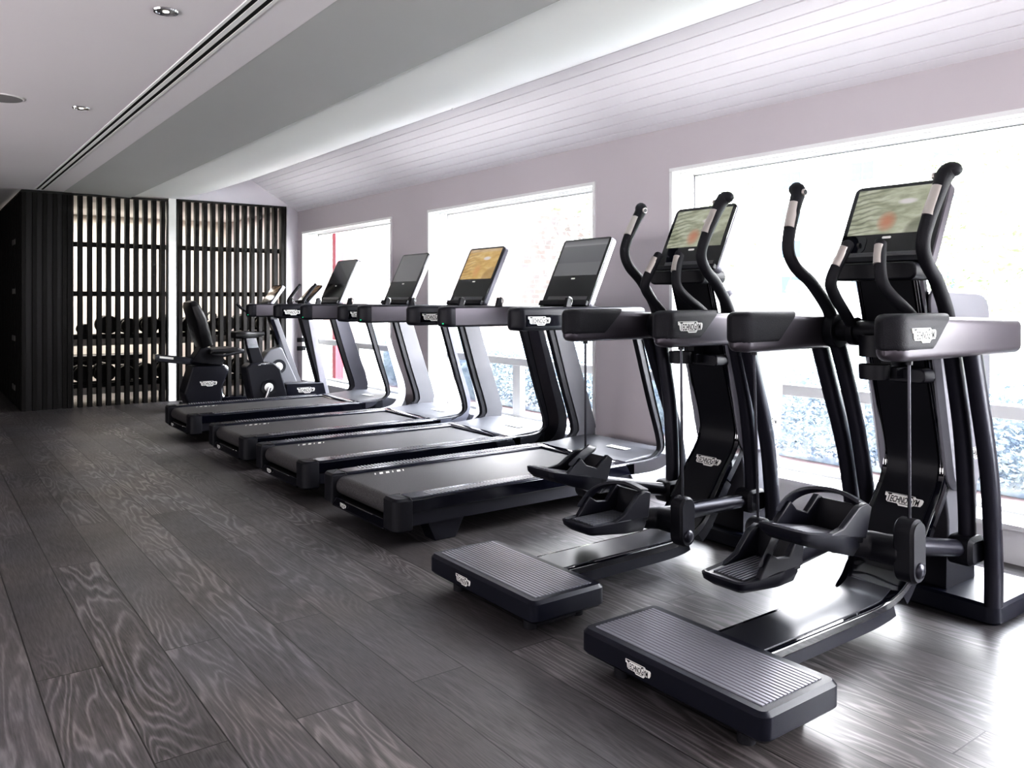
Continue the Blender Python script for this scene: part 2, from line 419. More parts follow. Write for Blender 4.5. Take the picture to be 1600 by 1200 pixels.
# ceilings
struct('ceiling_flat', MB().box(LX, 1.355, NY, EY + .05, 2.378, 2.44), 'ceil_flat')
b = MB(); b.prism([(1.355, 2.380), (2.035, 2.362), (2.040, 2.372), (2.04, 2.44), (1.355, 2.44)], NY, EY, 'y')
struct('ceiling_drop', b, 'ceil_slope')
cv = catmull([(2.04, 2.385, 0), (2.30, 2.388, 0), (2.55, 2.402, 0), (2.86, 2.478, 0), (3.14, 2.580, 0), (3.42, 2.690, 0)], 5)
prof = [(p.x, p.y) for p in cv]
b = MB(); b.prism(prof + [(3.42, 2.78), (2.04, 2.48)], NY, EY, 'y'); struct('ceiling_cove', b, 'ceil_white')
# grooved boards
p0 = Vector((3.42, 2.690)); p1 = Vector((WX + .02, 2.316)); d = (p1 - p0); Ln = d.length; d.normalize(); nn = Vector((d.y, -d.x))
pts = []; nb = 9; w = Ln/nb
for i in range(nb):
    a = p0 + d*(i*w); e = p0 + d*((i+1)*w)
    pts += [tuple(a + d*.004), tuple(e - d*.004)]
    if i < nb-1: pts += [tuple(e - d*.002 - nn*.010), tuple(e + d*.002 - nn*.010)]
pts += [(WX + .02, 2.52), (3.42, 2.80)]
b = MB(); b.prism(pts, NY, EY, 'y'); struct('ceiling_boards', b, 'boards', ang=20)
# window wall with four openings
WINS = [(7.60, 9.966), (4.47, 6.824), (1.34, 3.70), (-1.78, .60)]
ZB, ZT = .17, 2.038
b = MB(); e = [NY]
for y0, y1 in reversed(WINS): e += [y0, y1]
e.append(BY)
for i in range(0, len(e), 2): b.box(WX, WX + .24, e[i], e[i+1], -.06, 2.6)
for y0, y1 in WINS: b.box(WX, WX + .24, y0, y1, ZT, 2.6)
struct('wall_right', b, 'wall_grey')
b = MB()
for y0, y1 in WINS: b.box(WX - .006, WX + .24, y0, y1, -.06, ZB)
struct('wall_right_lower_panel', b, 'white_gloss')
glass, nt, bs, N, L = newmat('window_glass')
nt.nodes.remove(bs); out = [n for n in N if n.type == 'OUTPUT_MATERIAL'][0]
tr = N.new('ShaderNodeBsdfTransparent'); gl = N.new('ShaderNodeBsdfGlossy'); gl.inputs['Roughness'].default_value = .0
lw = N.new('ShaderNodeLayerWeight'); lw.inputs['Blend'].default_value = .5; pw = N.new('ShaderNodeMath'); pw.operation = 'POWER'; pw.inputs[1].default_value = 5.
fr = N.new('ShaderNodeMath'); fr.operation = 'MULTIPLY_ADD'; fr.inputs[1].default_value = .5; fr.inputs[2].default_value = .02; mx = N.new('ShaderNodeMixShader')
L.new(lw.outputs['Facing'], pw.inputs[0]); L.new(pw.outputs[0], fr.inputs[0]); L.new(fr.outputs[0], mx.inputs[0]); L.new(tr.outputs[0], mx.inputs[1]); L.new(gl.outputs[0], mx.inputs[2]); L.new(mx.outputs[0], out.inputs['Surface'])
M['glass'] = glass
for i, (y0, y1) in enumerate(WINS):
    wn = 'window_%d' % (i + 1)
    b = MB(); t = .05
    for (a0, a1, c0, c1) in ((y0, y1, ZT - .012, ZT), (y0, y1, ZB, ZB + .035)):   # head and foot rails
        b.box(GX - .02, GX + .04, a0, a1, c0, c1)
    b.box(GX - .02, GX + .04, y0, y0 + t*.6, ZB, ZT); b.box(GX - .02, GX + .04, y1 - .012, y1, ZB, ZT)
    b.box(GX - .02, GX + .04, y0, y1, .625, .69)
    ym = y0 + (y1 - y0)*.52
    b.box(GX - .018, GX + .035, ym - .055, ym + .055, ZB, .63)
    root = struct(wn, b, 'white_gloss', bevel=.003)
    fr_ = MB()                                                        # reveal lining and trim around the opening
    fr_.box(WX - .012, GX - .021, y0 - .022, y0 + .004, ZB + .013, ZT - .005); fr_.box(WX - .012, GX - .021, y1 - .004, y1 + .022, ZB + .013, ZT - .005)
    fr_.box(WX - .012, GX - .021, y0 - .022, y1 + .022, ZT - .004, ZT + .02); fr_.box(WX - .03, GX - .021, y0 + .001, y1 - .001, ZB - .012, ZB + .012)
    for k in range(3):
        fr_.box(WX + .06 + .05*k, WX + .064 + .05*k, y0 + .004, y1 - .004, ZT - .010, ZT)
        fr_.box(WX + .07 + .05*k, WX + .074 + .05*k, y1 - .010, y1 - .002, ZB, ZT)
    fr_.build('window_frame', 'white_gloss', root)
    g = MB(); g.box(GX + .004, GX + .010, y0 + .02, y1 - .01, .69, ZT - .01); g.box(GX + .004, GX + .010, y0 + .02, ym - .05, ZB + .03, .63); g.box(GX + .004, GX + .010, ym + .05, y1 - .01, ZB + .03, .63)
    g.build('window_glass', 'glass', root)
    gk = MB(); gk.box(GX - .024, GX - .0205, y0 + .03, y1 - .012, ZT - .016, ZT - .012); gk.box(GX - .024, GX - .0205, y1 - .016, y1 - .012, .69, ZT - .012)
    gk.build('window_gasket', 'plastic', root)
    la = bpy.data.lights.new('window_portal', 'AREA'); la.shape = 'RECTANGLE'; la.size = ZT - ZB; la.size_y = y1 - y0; la.cycles.is_portal = True
    lo = bpy.data.objects.new('window_portal', la); COL.objects.link(lo); lo.location = (GX + .06, (y0 + y1)/2, (ZB + ZT)/2); lo.rotation_euler = (0, PI/2, 0)
# end wall: gable above the slatted screens, strip at the window corner, white post
b = MB(); b.box(3.878, WX - .001, EY - .005, EY + .14, 0, 2.30)
b.prism([(p.x, p.y + .03) for p in cv] + [(WX - .001, 2.36), (WX - .001, 2.30), (3.878, 2.30), (3.878, 2.384), (2.02, 2.388)], EY - .005, EY + .14, 'y')
struct('wall_end', b, 'end_wall')
b = MB(); b.box(2.446, 2.532, EY - .012, EY + .10, 0, 2.386); struct('trim_1', b, 'white_paint', bevel=.003)
# unseen sides of the room and the room behind the screens
struct('wall_left', MB().box(LX - .1, LX, NY, BY, -.06, 2.5), 'room_dark')
struct('wall_rear', MB().box(LX - .1, WX + .24, NY - .1, NY, -.06, 2.9), 'ceil_flat')
struct('wall_back_room', MB().box(.9, WX + .24, BY, BY + .1, -.06, 2.6), 'back_wall')
struct('wall_corridor_end', MB().box(LX - .1, .9, BY, BY + .1, -.06, 2.6), 'room_dark')
struct('ceiling_back_room', MB().box(LX, WX + .02, EY + .06, BY, 2.40, 2.46), 'ceil_white')
struct('roof', MB().box(LX - .1, WX + .3, NY - .1, BY + .1, 2.86, 2.92), 'white_paint')

# ceiling fittings
def downlight(x, y, label):
    r = empty('downlight', (x, y, 2.378), label, 'downlight', 'recessed downlights in the flat ceiling')
    b = MB(); n = 28
    prof_ = [(.036, -.002), (.040, -.007), (.047, -.007), (.050, -.001)]
    b.loft([[(q*math.cos(2*PI*j/n), q*math.sin(2*PI*j/n), z) for j in range(n)] for q, z in prof_], caps=False); b.build('trim_ring', 'chrome', r)
    b = MB(); b.loft([[(q*math.cos(2*PI*j/n), q*math.sin(2*PI*j/n), z) for j in range(n)] for q, z in ((.036, -.003), (.026, -.0022), (.014, -.0015))]); b.build('reflector', 'lamp_reflector', r)
    b = MB(); b.cyl((0, 0, -.0045), (0, 0, -.001), .012, 14); b.build('lamp', 'lamp_glow', r)
downlight(.842, 3.533, 'round chrome recessed downlight in the ceiling, the larger nearer one')
downlight(.848, 5.628, 'round chrome recessed downlight further back towards the slatted screen')
r = empty('ceiling_speaker', (.425, 5.615, 2.378), 'round flat grey speaker grille in the ceiling at the picture edge', 'speaker')
b = MB(); b.cyl((0, 0, -.006), (0, 0, 0), .112, 36); b.build('grille', 'speaker', r)
b = MB(); n = 36; b.loft([[(q*math.cos(2*PI*j/n), q*math.sin(2*PI*j/n), z) for j in range(n)] for q, z in ((.112, -.007), (.119, -.006), (.121, 0))], caps=False); b.build('rim', 'ceil_flat', r)
r = empty('slot_diffuser', (1.115, 3.5, 2.378), 'long black twin-slot air diffuser running along the flat ceiling', 'air vent')
b = MB()
for x in (-.036, .012): b.box(x, x + .022, -6.6, 6.55, -.0025, .002)
b.build('slot', 'grille_black', r)
b = MB()
for x in (-.050, -.013, .035): b.box(x, x + (.014 if x != -.013 else .024), -6.6, 6.55, -.006, .001)
b.build('frame', 'white_paint', r)
for i, (u, yy) in enumerate(((3.28, 8.2), (3.28, 6.55), (3.28, 5.2))):
    r = MB(); r.cyl((3.275, yy, 2.619), (3.270, yy, 2.634), .009, 12); o = r.build('ceiling_fixing', 'white_paint')
    tag(o, ['small white ceiling fixing beside the boards, nearest the slatted screen', 'small white ceiling fixing beside the boards, middle one of three', 'small white ceiling fixing beside the boards, nearest the camera'][i], 'ceiling fixing', 'ceiling fixings along the board edge')

# ------------------------------------------------------------------ slatted screens and shelving
def slat_screen(x0, x1, xs, label, ztop):
    r = empty('slatted_screen', ((x0+x1)/2, EY, 0), label, 'screen', 'dark slatted timber screens')
    o = Vector(((x0+x1)/2, EY, 0))
    b = MB(o); b.box(x0, x1, EY - .01, EY + .05, ztop - .022, ztop); b.box(x0, x0 + .012, EY - .01, EY + .06, 0, ztop); b.box(x1 - .012, x1, EY - .01, EY + .06, 0, ztop)
    b.build('frame', 'black_board', r)
    for x in xs:
        b = MB(o); b.box(x - .023, x + .023, EY - .008, EY + .07, .0, ztop - .01); b.build('slat', 'slat', r, bevel=.002)
    return r
zt = 2.384
SL = slat_screen(1.44, 2.443, [1.522 + .0963*k for k in range(10)], 'dark slatted timber screen left of the white post', 2.372)
SR = slat_screen(2.535, 3.876, [2.582 + .0961*k for k in range(14)], 'dark slatted timber screen between the white post and the window corner', zt)
# solid dark corner cabinet left of the screen
r = empty('slatted_cabinet', (1.2, EY + .3, 0), 'tall black slat-fronted corner cabinet at the left end of the screens', 'cabinet')
o = Vector((1.2, EY + .3, 0))
b = MB(o); b.box(.965, 1.437, EY + .012, EY + .05, 0, 2.365); b.box(.965, .985, EY + .012, BY, 0, 2.365); b.box(.957, 1.438, EY - .012, EY + .05, 2.350, 2.374); b.box(.957, .985, EY, BY, 2.350, 2.374); b.build('carcass', 'black_board', r)
for x in (.978, 1.08, 1.178, 1.275, 1.365, 1.414):
    b = MB(o); b.box(x - .021, x + .021, EY - .010, EY + .02, 0, 2.355); b.build('slat', 'slat', r, bevel=.002)
for k in range(18):
    y = EY + .10 + .15*k
    b = MB(o); b.box(.950, .97, y, y + .046, 0, 2.355); b.build('slat', 'slat', r, bevel=.002)
for z in (.205, .76, 1.29, 1.846):
    b = MB(o); b.box(.944, .952, 10.70, 10.99, z - .03, z + .03); b.build('shelf_end', 'bracket', r)
# shelving behind the screens
r = empty('dumbbell_rack', (2.6, 10.6, 0), 'dark four-tier shelving for dumbbells standing behind the slatted screens', 'rack')
o = Vector((2.6, 10.6, 0))
for z, h, m in ((1.85, .055, 'black_board'), (1.29, .055, 'black_board'), (.745, .075, 'shelf_face'), (.19, .075, 'shelf_face')):
    b = MB(o); b.box(1.446, 3.98, 10.36, 10.39, z - h, z, 0); b.box(1.446, 3.98, 10.39, 10.78, z - .03, z, 1); b.build('shelf', [m, 'black_board'], r)
for x in (1.447, 2.40, 3.955):
    for y in (10.39, 10.74):
        b = MB(o); b.box(x, x + .03, y, y + .03, 0, 1.85); b.build('post', 'black_board', r)
for z in (.745, .19):
    for y, h in ((10.42, .045), (10.66, .045)):
        for xa, xb in (((1.48, 2.83), (3.145, 3.95)) if z > .5 else ((1.48, 3.95),)):
            b = MB(o); b.box(xa, xb, y, y + .05, z, z + h); b.build('saddle_rail', 'black_board', r)
def dumbbell_proto():
    r = empty('dumbbell', (0, 0, 0), 'x', 'dumbbell')
    for s in (-1, 1):
        b = MB(); n = 22
        prof_ = [(.0, .030), (.055, .030), (.055, .094), (.07, .100), (.135, .100), (.150, .094), (.150, .03)]
        b.loft([[(q*math.cos(2*PI*j/n), s*y, q*math.sin(2*PI*j/n)) for j in range(n)] for y, q in prof_[1:]]); b.build('head', 'iron', r)
    b = MB(); b.cyl((0, -.06, 0), (0, .06, 0), .017, 14); b.build('handle', 'chrome', r)
    return r
db = dumbbell_proto(); first = True
ordw = ['first', 'second', 'third', 'fourth', 'fifth', 'sixth', 'seventh', 'eighth', 'ninth', 'tenth', 'eleventh', 'twelfth']
for z, xs, tier in ((.745, [1.62, 1.86, 2.09, 2.32, 2.55, 2.76, 3.22, 3.45, 3.69], 'upper'), (.19, [1.60, 1.83, 2.05, 2.27, 2.50, 2.95, 3.18, 3.41, 3.66], 'lower')):
    for i, x in enumerate(xs):
        c = db if first else copy_tree(db); first = False
        small = (x < 1.75 and tier == 'upper'); s = .62 if small else (1. + .10*math.sin(i*2.1))
        c.location = (x, 10.585, z + .045 + .105*s); c.scale = (s, 1, s)
        c['label'] = 'black round-headed dumbbell on the %s loaded shelf behind the slats, %s from its left end' % (tier, ordw[i]); c['group'] = 'dumbbells behind the slatted screens'
# chrome-handled kettlebells beside the dumbbells
for i, x in enumerate((2.915, 3.060)):
    r = empty('kettlebell', (x, 10.56, .745), ['dark kettlebell with bright chrome handle on upper shelf, the left of two', 'dark kettlebell with bright chrome handle on upper shelf, the right of two'][i], 'kettlebell', 'kettlebells on the upper loaded shelf')
    b = MB(); b.ball((0, 0, .130), .060, 16); b.cyl((0, 0, .0), (0, 0, .09), .045, 16); b.build('bell', 'iron', r)
    b = MB(); b.tube(catmull([(-.045, 0, .19), (-.055, 0, .25), (-.02, 0, .288), (.02, 0, .288), (.055, 0, .25), (.045, 0, .19)], 4), .012, 8); b.build('handle', 'chrome', r)
# bench in the room behind
r = empty('exercise_bench', (2.0, 12.0, 0), 'black padded exercise bench on the floor of the room behind the screens', 'bench')
o = Vector((0, 0, 0))
b = MB(); b.prism(rrect(1.1, .28, .04), .40, .47, 'z', ch=.012); b.build('pad', 'leather', r)
b = MB(); b.box(-.5, .5, -.03, .03, .33, .39); b.build('spine', 'plastic', r)
for x in (-.42, .42):
    b = MB(); b.box(x - .03, x + .03, -.03, .03, .06, .35); b.box(x - .035, x + .035, -.24, .24, 0, .06); b.build('leg', 'plastic', r, bevel=.004)

# ------------------------------------------------------------------ outdoors
def ext_ground():
    m, nt, b, N, L = newmat('pale_paving')
    tc = N.new('ShaderNodeTexCoord'); br = N.new('ShaderNodeTexBrick'); br.inputs['Scale'].default_value = 1; br.inputs['Brick Width'].default_value = .6; br.inputs['Row Height'].default_value = .6; br.inputs['Mortar Size'].default_value = .006
    br.inputs['Color1'].default_value = (.62, .60, .57, 1); br.inputs['Color2'].default_value = (.66, .64, .61, 1); br.inputs['Mortar'].default_value = (.5, .48, .46, 1)
    L.new(tc.outputs['Object'], br.inputs['Vector']); L.new(br.outputs['Color'], b.inputs['Base Color']); b.inputs['Roughness'].default_value = .8
    return m
M['paving'] = ext_ground()
def brick_mat():
    m, nt, b, N, L = newmat('brickwork')
    tc = N.new('ShaderNodeTexCoord'); mp = N.new('ShaderNodeMapping'); mp.inputs['Rotation'].default_value = (PI/2, 0, 0); L.new(tc.outputs['Object'], mp.inputs['Vector'])
    br = N.new('ShaderNodeTexBrick'); br.inputs['Scale'].default_value = 1; br.inputs['Brick Width'].default_value = .24; br.inputs['Row Height'].default_value = .086; br.inputs['Mortar Size'].default_value = .007
    br.inputs['Color1'].default_value = (.060, .044, .040, 1); br.inputs['Color2'].default_value = (.053, .047, .048, 1); br.inputs['Mortar'].default_value = (.090, .087, .085, 1)
    L.new(mp.outputs['Vector'], br.inputs['Vector']); L.new(br.outputs['Color'], b.inputs['Base Color']); b.inputs['Roughness'].default_value = .85
    return m
M['brick'] = brick_mat()
def leaf_mat(name, c0, c1):
    m, nt, b, N, L = newmat(name)
    oi = N.new('ShaderNodeTexCoord'); n = N.new('ShaderNodeTexNoise'); n.inputs['Scale'].default_value = 9; L.new(oi.outputs['Object'], n.inputs['Vector'])
    r = N.new('ShaderNodeValToRGB'); r.color_ramp.elements[0].color = (*c0, 1); r.color_ramp.elements[1].color = (*c1, 1); r.color_ramp.elements[0].position = .38; r.color_ramp.elements[1].position = .62
    L.new(n.outputs['Fac'], r.inputs['Fac']); L.new(r.outputs['Color'], b.inputs['Base Color']); b.inputs['Roughness'].default_value = .45
    return m
M['hedge_leaf'] = leaf_mat('hedge_leaf', (.14, .18, .235), (.29, .34, .34))
M['tree_leaf'] = leaf_mat('tree_leaf', (.15, .175, .115), (.25, .27, .21))
M['bark'] = simple('bark', (.16, .13, .10), .9, bump=.6, bscale=30)
M['mulch'] = simple('mulch', (.24, .18, .18), .9, bump=.6, bscale=60)
M['facade'] = plaster('pale_render', (.30, .30, .30), .01)
M['ext_glass'] = simple('blue_window_glass', (.030, .042, .058), .6, spec=.15)
M['red_paint'] = simple('red_paint', (.09, .004, .012), .4)
M['lawn'] = leaf_mat('lawn_grass', (.06, .08, .04), (.10, .12, .07))
struct('ground_paving', MB().box(WX + .24, 9.0, -8, 16, -.2, -.12), 'paving')
struct('ground_lawn', MB().box(9.0, 80, -60, 90, -.3, -.16), 'lawn')
def leaves(b, n, fn, s):
    for _ in range(n):
        c = fn(); a = random.uniform(0, 2*PI); t = random.uniform(-1, 1); ss = s*random.uniform(.6, 1.3)
        u = Vector((math.cos(a), math.sin(a), t*.8)).normalized(); w = u.cross(Vector((random.uniform(-1, 1), random.uniform(-1, 1), random.uniform(-1, 1)))).normalized()
        c = Vector(c); k = len(b.v)
        b.v += [c - u*ss, c + w*ss*.42, c + u*ss, c - w*ss*.42]; b.f.append([k, k+1, k+2, k+3]); b.m.append(0)
def hedge(y0, y1, label):
    r = empty('hedge', (6.3, (y0+y1)/2, -.12), label, 'hedge'); o = Vector((6.3, (y0+y1)/2, -.12)); b = MB(o)
    b.o = Vector((0, 0, 0))
    def f():
        if random.random() < .6: return (random.gauss(5.86, .05), random.uniform(y0, y1), random.uniform(-.06, .62))
        return (random.uniform(5.85, 6.8), random.uniform(y0, y1), random.gauss(.60, .05))
    leaves(b, int(6500*(y1 - y0)), f, .020); b.v = [v - o for v in b.v]; b.o = o
    b.build('foliage', 'hedge_leaf', r)
    k = MB(o); k.box(5.92, 6.75, y0 + .05, y1 - .05, -.117, .54); k.build('branches', 'hedge_leaf', r)
hedge(-.5, 4.3, 'clipped leafy hedge beyond the near right-hand window'); hedge(4.9, 8.6, 'clipped leafy hedge beyond the middle window')
tag(MB().box(5.6, 6.95, -.8, 9.0, -.13, -.119).build('mulch_bed', 'mulch'), 'strip of reddish mulch bed under the hedges', 'garden bed', kind='stuff')
def tree(x, y, h, rad, label, n=2600, s=.09):
    r = empty('tree', (x, y, -.16), label, 'tree', 'trees outside the windows'); o = Vector((x, y, -.16))
    b = MB(); b.tube(catmull([(0, 0, 0), (.05, .03, h*.3), (-.04, .05, h*.6), (.02, 0, h*.85)], 4), [.12 - .006*i for i in range(13)], 8); b.build('trunk', 'bark', r)
    b = MB()
    def f():
        while True:
            p = Vector((random.uniform(-1, 1), random.uniform(-1, 1), random.uniform(-1, 1)))
            if .45 < p.length < 1: return (p.x*rad, p.y*rad, h*.62 + p.z*h*.46)
    leaves(b, n, f, s); b.build('crown', 'tree_leaf', r)
tree(9.6, 9.2, 4.2, 1.7, 'pale green bushy tree outside the middle window beside the brick wall')
tree(14.2, 6.0, 4.6, 1.7, 'pale green tree outside the middle window, right of the bushy one')
tree(20, 9.2, 3.6, 2.2, 'low pale tree far beyond the near window, in front of the apartment block', 2200, .13)
tree(17.0, 2.4, 5.2, 2.0, 'tall pale tree at the right of the near window beyond the hedge', 2400, .12)
# brick wing with a red door post
b = MB((7.4, 11.2, 0)); b.box(4.27, 4.98, 11.2, 11.45, -.12, 3.6); b.box(5.10, 5.52, 11.2, 11.45, -.12, 3.6); b.box(5.9, 10.5, 11.2, 11.45, -.12, 3.6)
wb = empty('brick_wing', (7.4, 11.2, 0), 'red and grey brick wing of the building seen through the far windows', 'building'); b.build('brick_wall', 'brick', wb)
b = MB((7.4, 11.2, 0)); b.box(5.52, 5.9, 11.22, 11.42, -.12, 3.6); b.box(4.27, 10.6, 11.0, 11.6, 3.6, 3.75); b.build('render_panel', 'facade', wb)
b = MB((7.4, 11.2, 0)); b.box(4.98, 5.10, 11.10, 11.40, -.12, 3.4); b.build('red_door_post', 'red_paint', wb)
# apartment block far away
ab = empty('apartment_building', (56, 14, 0), 'pale rendered apartment block with blue windows far beyond the near window', 'building')
b = MB((56, 14, 0)); b.box(56, 64, -14, 44, -.2, 15); b.build('wall', 'facade', ab)
for z in (1.6, 4.4, 7.0, 9.8):
    for y in range(-10, 42, 6):
        b = MB((56, 14, 0)); b.box(55.9, 56.05, y, y + 1.9, z, z + 1.5); fo = b.build('window', 'facade', ab)
        b = MB((56, 14, 0)); b.box(55.86, 55.95, y + .1, y + .9, z + .1, z + 1.4); b.box(55.86, 55.95, y + 1.0, y + 1.8, z + .1, z + 1.4); b.build('pane', 'ext_glass', fo)
b = MB((56, 14, 0)); b.box(55.2, 64.4, -14.5, 44.5, 15, 15.5); b.build('roof', 'facade', ab)
# ------------------------------------------------------------------ treadmills
def strip(b, left, right, y0, y1, n=5, mi=0):
    l = catmull([(p[0], 0, p[1]) for p in left], n); r = catmull([(p[0], 0, p[1]) for p in right], n)
    b.loft([[(a.x, y0, a.z), (c.x, y0, c.z), (c.x, y1, c.z), (a.x, y1, a.z)] for a, c in zip(l, r)], mi)
def arm_loft(b, x0, x1, yc, hw, z0, z1, r_end, rc=.03, r_front=.03, shear=0., taper=0., seg=5, mi=0, g=0.):
    """horizontal shroud along X, round in plan at the rear (x0), softened at the front"""
    xs = [(x0 + r_end*(1 - math.cos(PI/2*k/seg)), math.sin(PI/2*k/seg)) for k in range(seg + 1)]
    xs[0] = (x0, .06)
    if shear:
        xs += [(x1, 1.)]
    else:
        xs += [(x1 - r_front, 1.), (x1 - r_front*.4, .9), (x1, .62)]
    rings = []
    for i, (x, k) in enumerate(xs):
        t = (x - x0)/(x1 - x0); zz1 = z1 - taper*t; zk = .70 + .30*k
        H = (zz1 - z0)*zk; zc = (z0 + zz1)/2
        sec = rrect(2*hw*max(k, .05), H, min(rc, hw*max(k, .05)*.9), 4)
        rings.append([(x + (shear*(p[1])/(H/2) if (shear and i == len(xs) - 1) else 0), yc + p[0], zc + p[1]) for p in sec])
    b.loft(rings, mi)

def tilt_mat(base, top, o):
    d = Vector((top[0] - base[0], 0, top[1] - base[1])); L = d.length; d.normalize(); N = Vector((-d.z, 0, d.x))
    return Matrix(((0, d.x, N.x, base[0] - o.x), (1, 0, 0, -o.y), (0, d.z, N.z, base[1] - o.z), (0, 0, 0, 1))), L

def screen_part(root, org, base, top, w, disp, t0, t1, body_mat='silver', recess=False, th=.045):
    o = Vector(org); Mx, Ln = tilt_mat(base, top, o)
    b = MB(); b.prism(rrect(w, Ln, .028, 4, 0, Ln/2), -th, -.006, 'z', 0, Mx, ch=.006); s = b.build('console_screen', body_mat, root)
    b = MB(); b.prism(rrect(w - .004, Ln - .004, .026, 4, 0, Ln/2), -.006, .001, 'z', 0, Mx, ch=.002); b.build('front_glass', 'glass_black', s)
    b = MB(); b.prism([(-w/2 + .022, Ln*t0), (w/2 - .022, Ln*t0), (w/2 - .022, Ln*t1), (-w/2 + .022, Ln*t1)], .0008, .0018, 'z', 0, Mx); b.build('display', 'disp_' + disp, s)
    b = MB(); b.prism(rrect(.036, .010, .0049, 4, 0, Ln*(t0 - .045)), .001, .0022, 'z', 0, Mx); b.build('emblem', 'white_plate', s)
    b = MB(); b.prism([(-w/2 + .03, Ln*.085), (w/2 - .05, Ln*.085), (w/2 - .05, Ln*.135), (-w/2 + .03, Ln*.135)], .001, .003, 'z', 0, Mx)
    for k in range(3): b.prism([(w/2 - .15 - k*.095, Ln*.105), (w/2 - .07 - k*.095, Ln*.105), (w/2 - .07 - k*.095, Ln*.117), (w/2 - .15 - k*.095, Ln*.117)], .003, .0036, 'z', 1, Mx)
    b.build('printed_strip', ['ledge', 'silver_flat'], s)
    b = MB(); b.prism([(-w/2 + .002, -.004), (w/2 - .002, -.004), (w/2 - .002, Ln*.06), (-w/2 + .002, Ln*.06)], .0, .022, 'z', 0, Mx); b.build('ledge', 'plastic_soft', s, bevel=.004)
    if recess:
        b = MB(); b.prism(rrect(.072, .075, .022, 4, w/2 - .075, Ln*.235), .001, .003, 'z', 0, Mx); b.build('earphone_recess', 'gloss', s)
        b = MB(); b.cyl(Mx @ Vector((w/2 - .055, Ln*.225, .003)), Mx @ Vector((w/2 - .055, Ln*.225, .008)), .004, 8); b.build('socket', 'chrome', s)
    return s

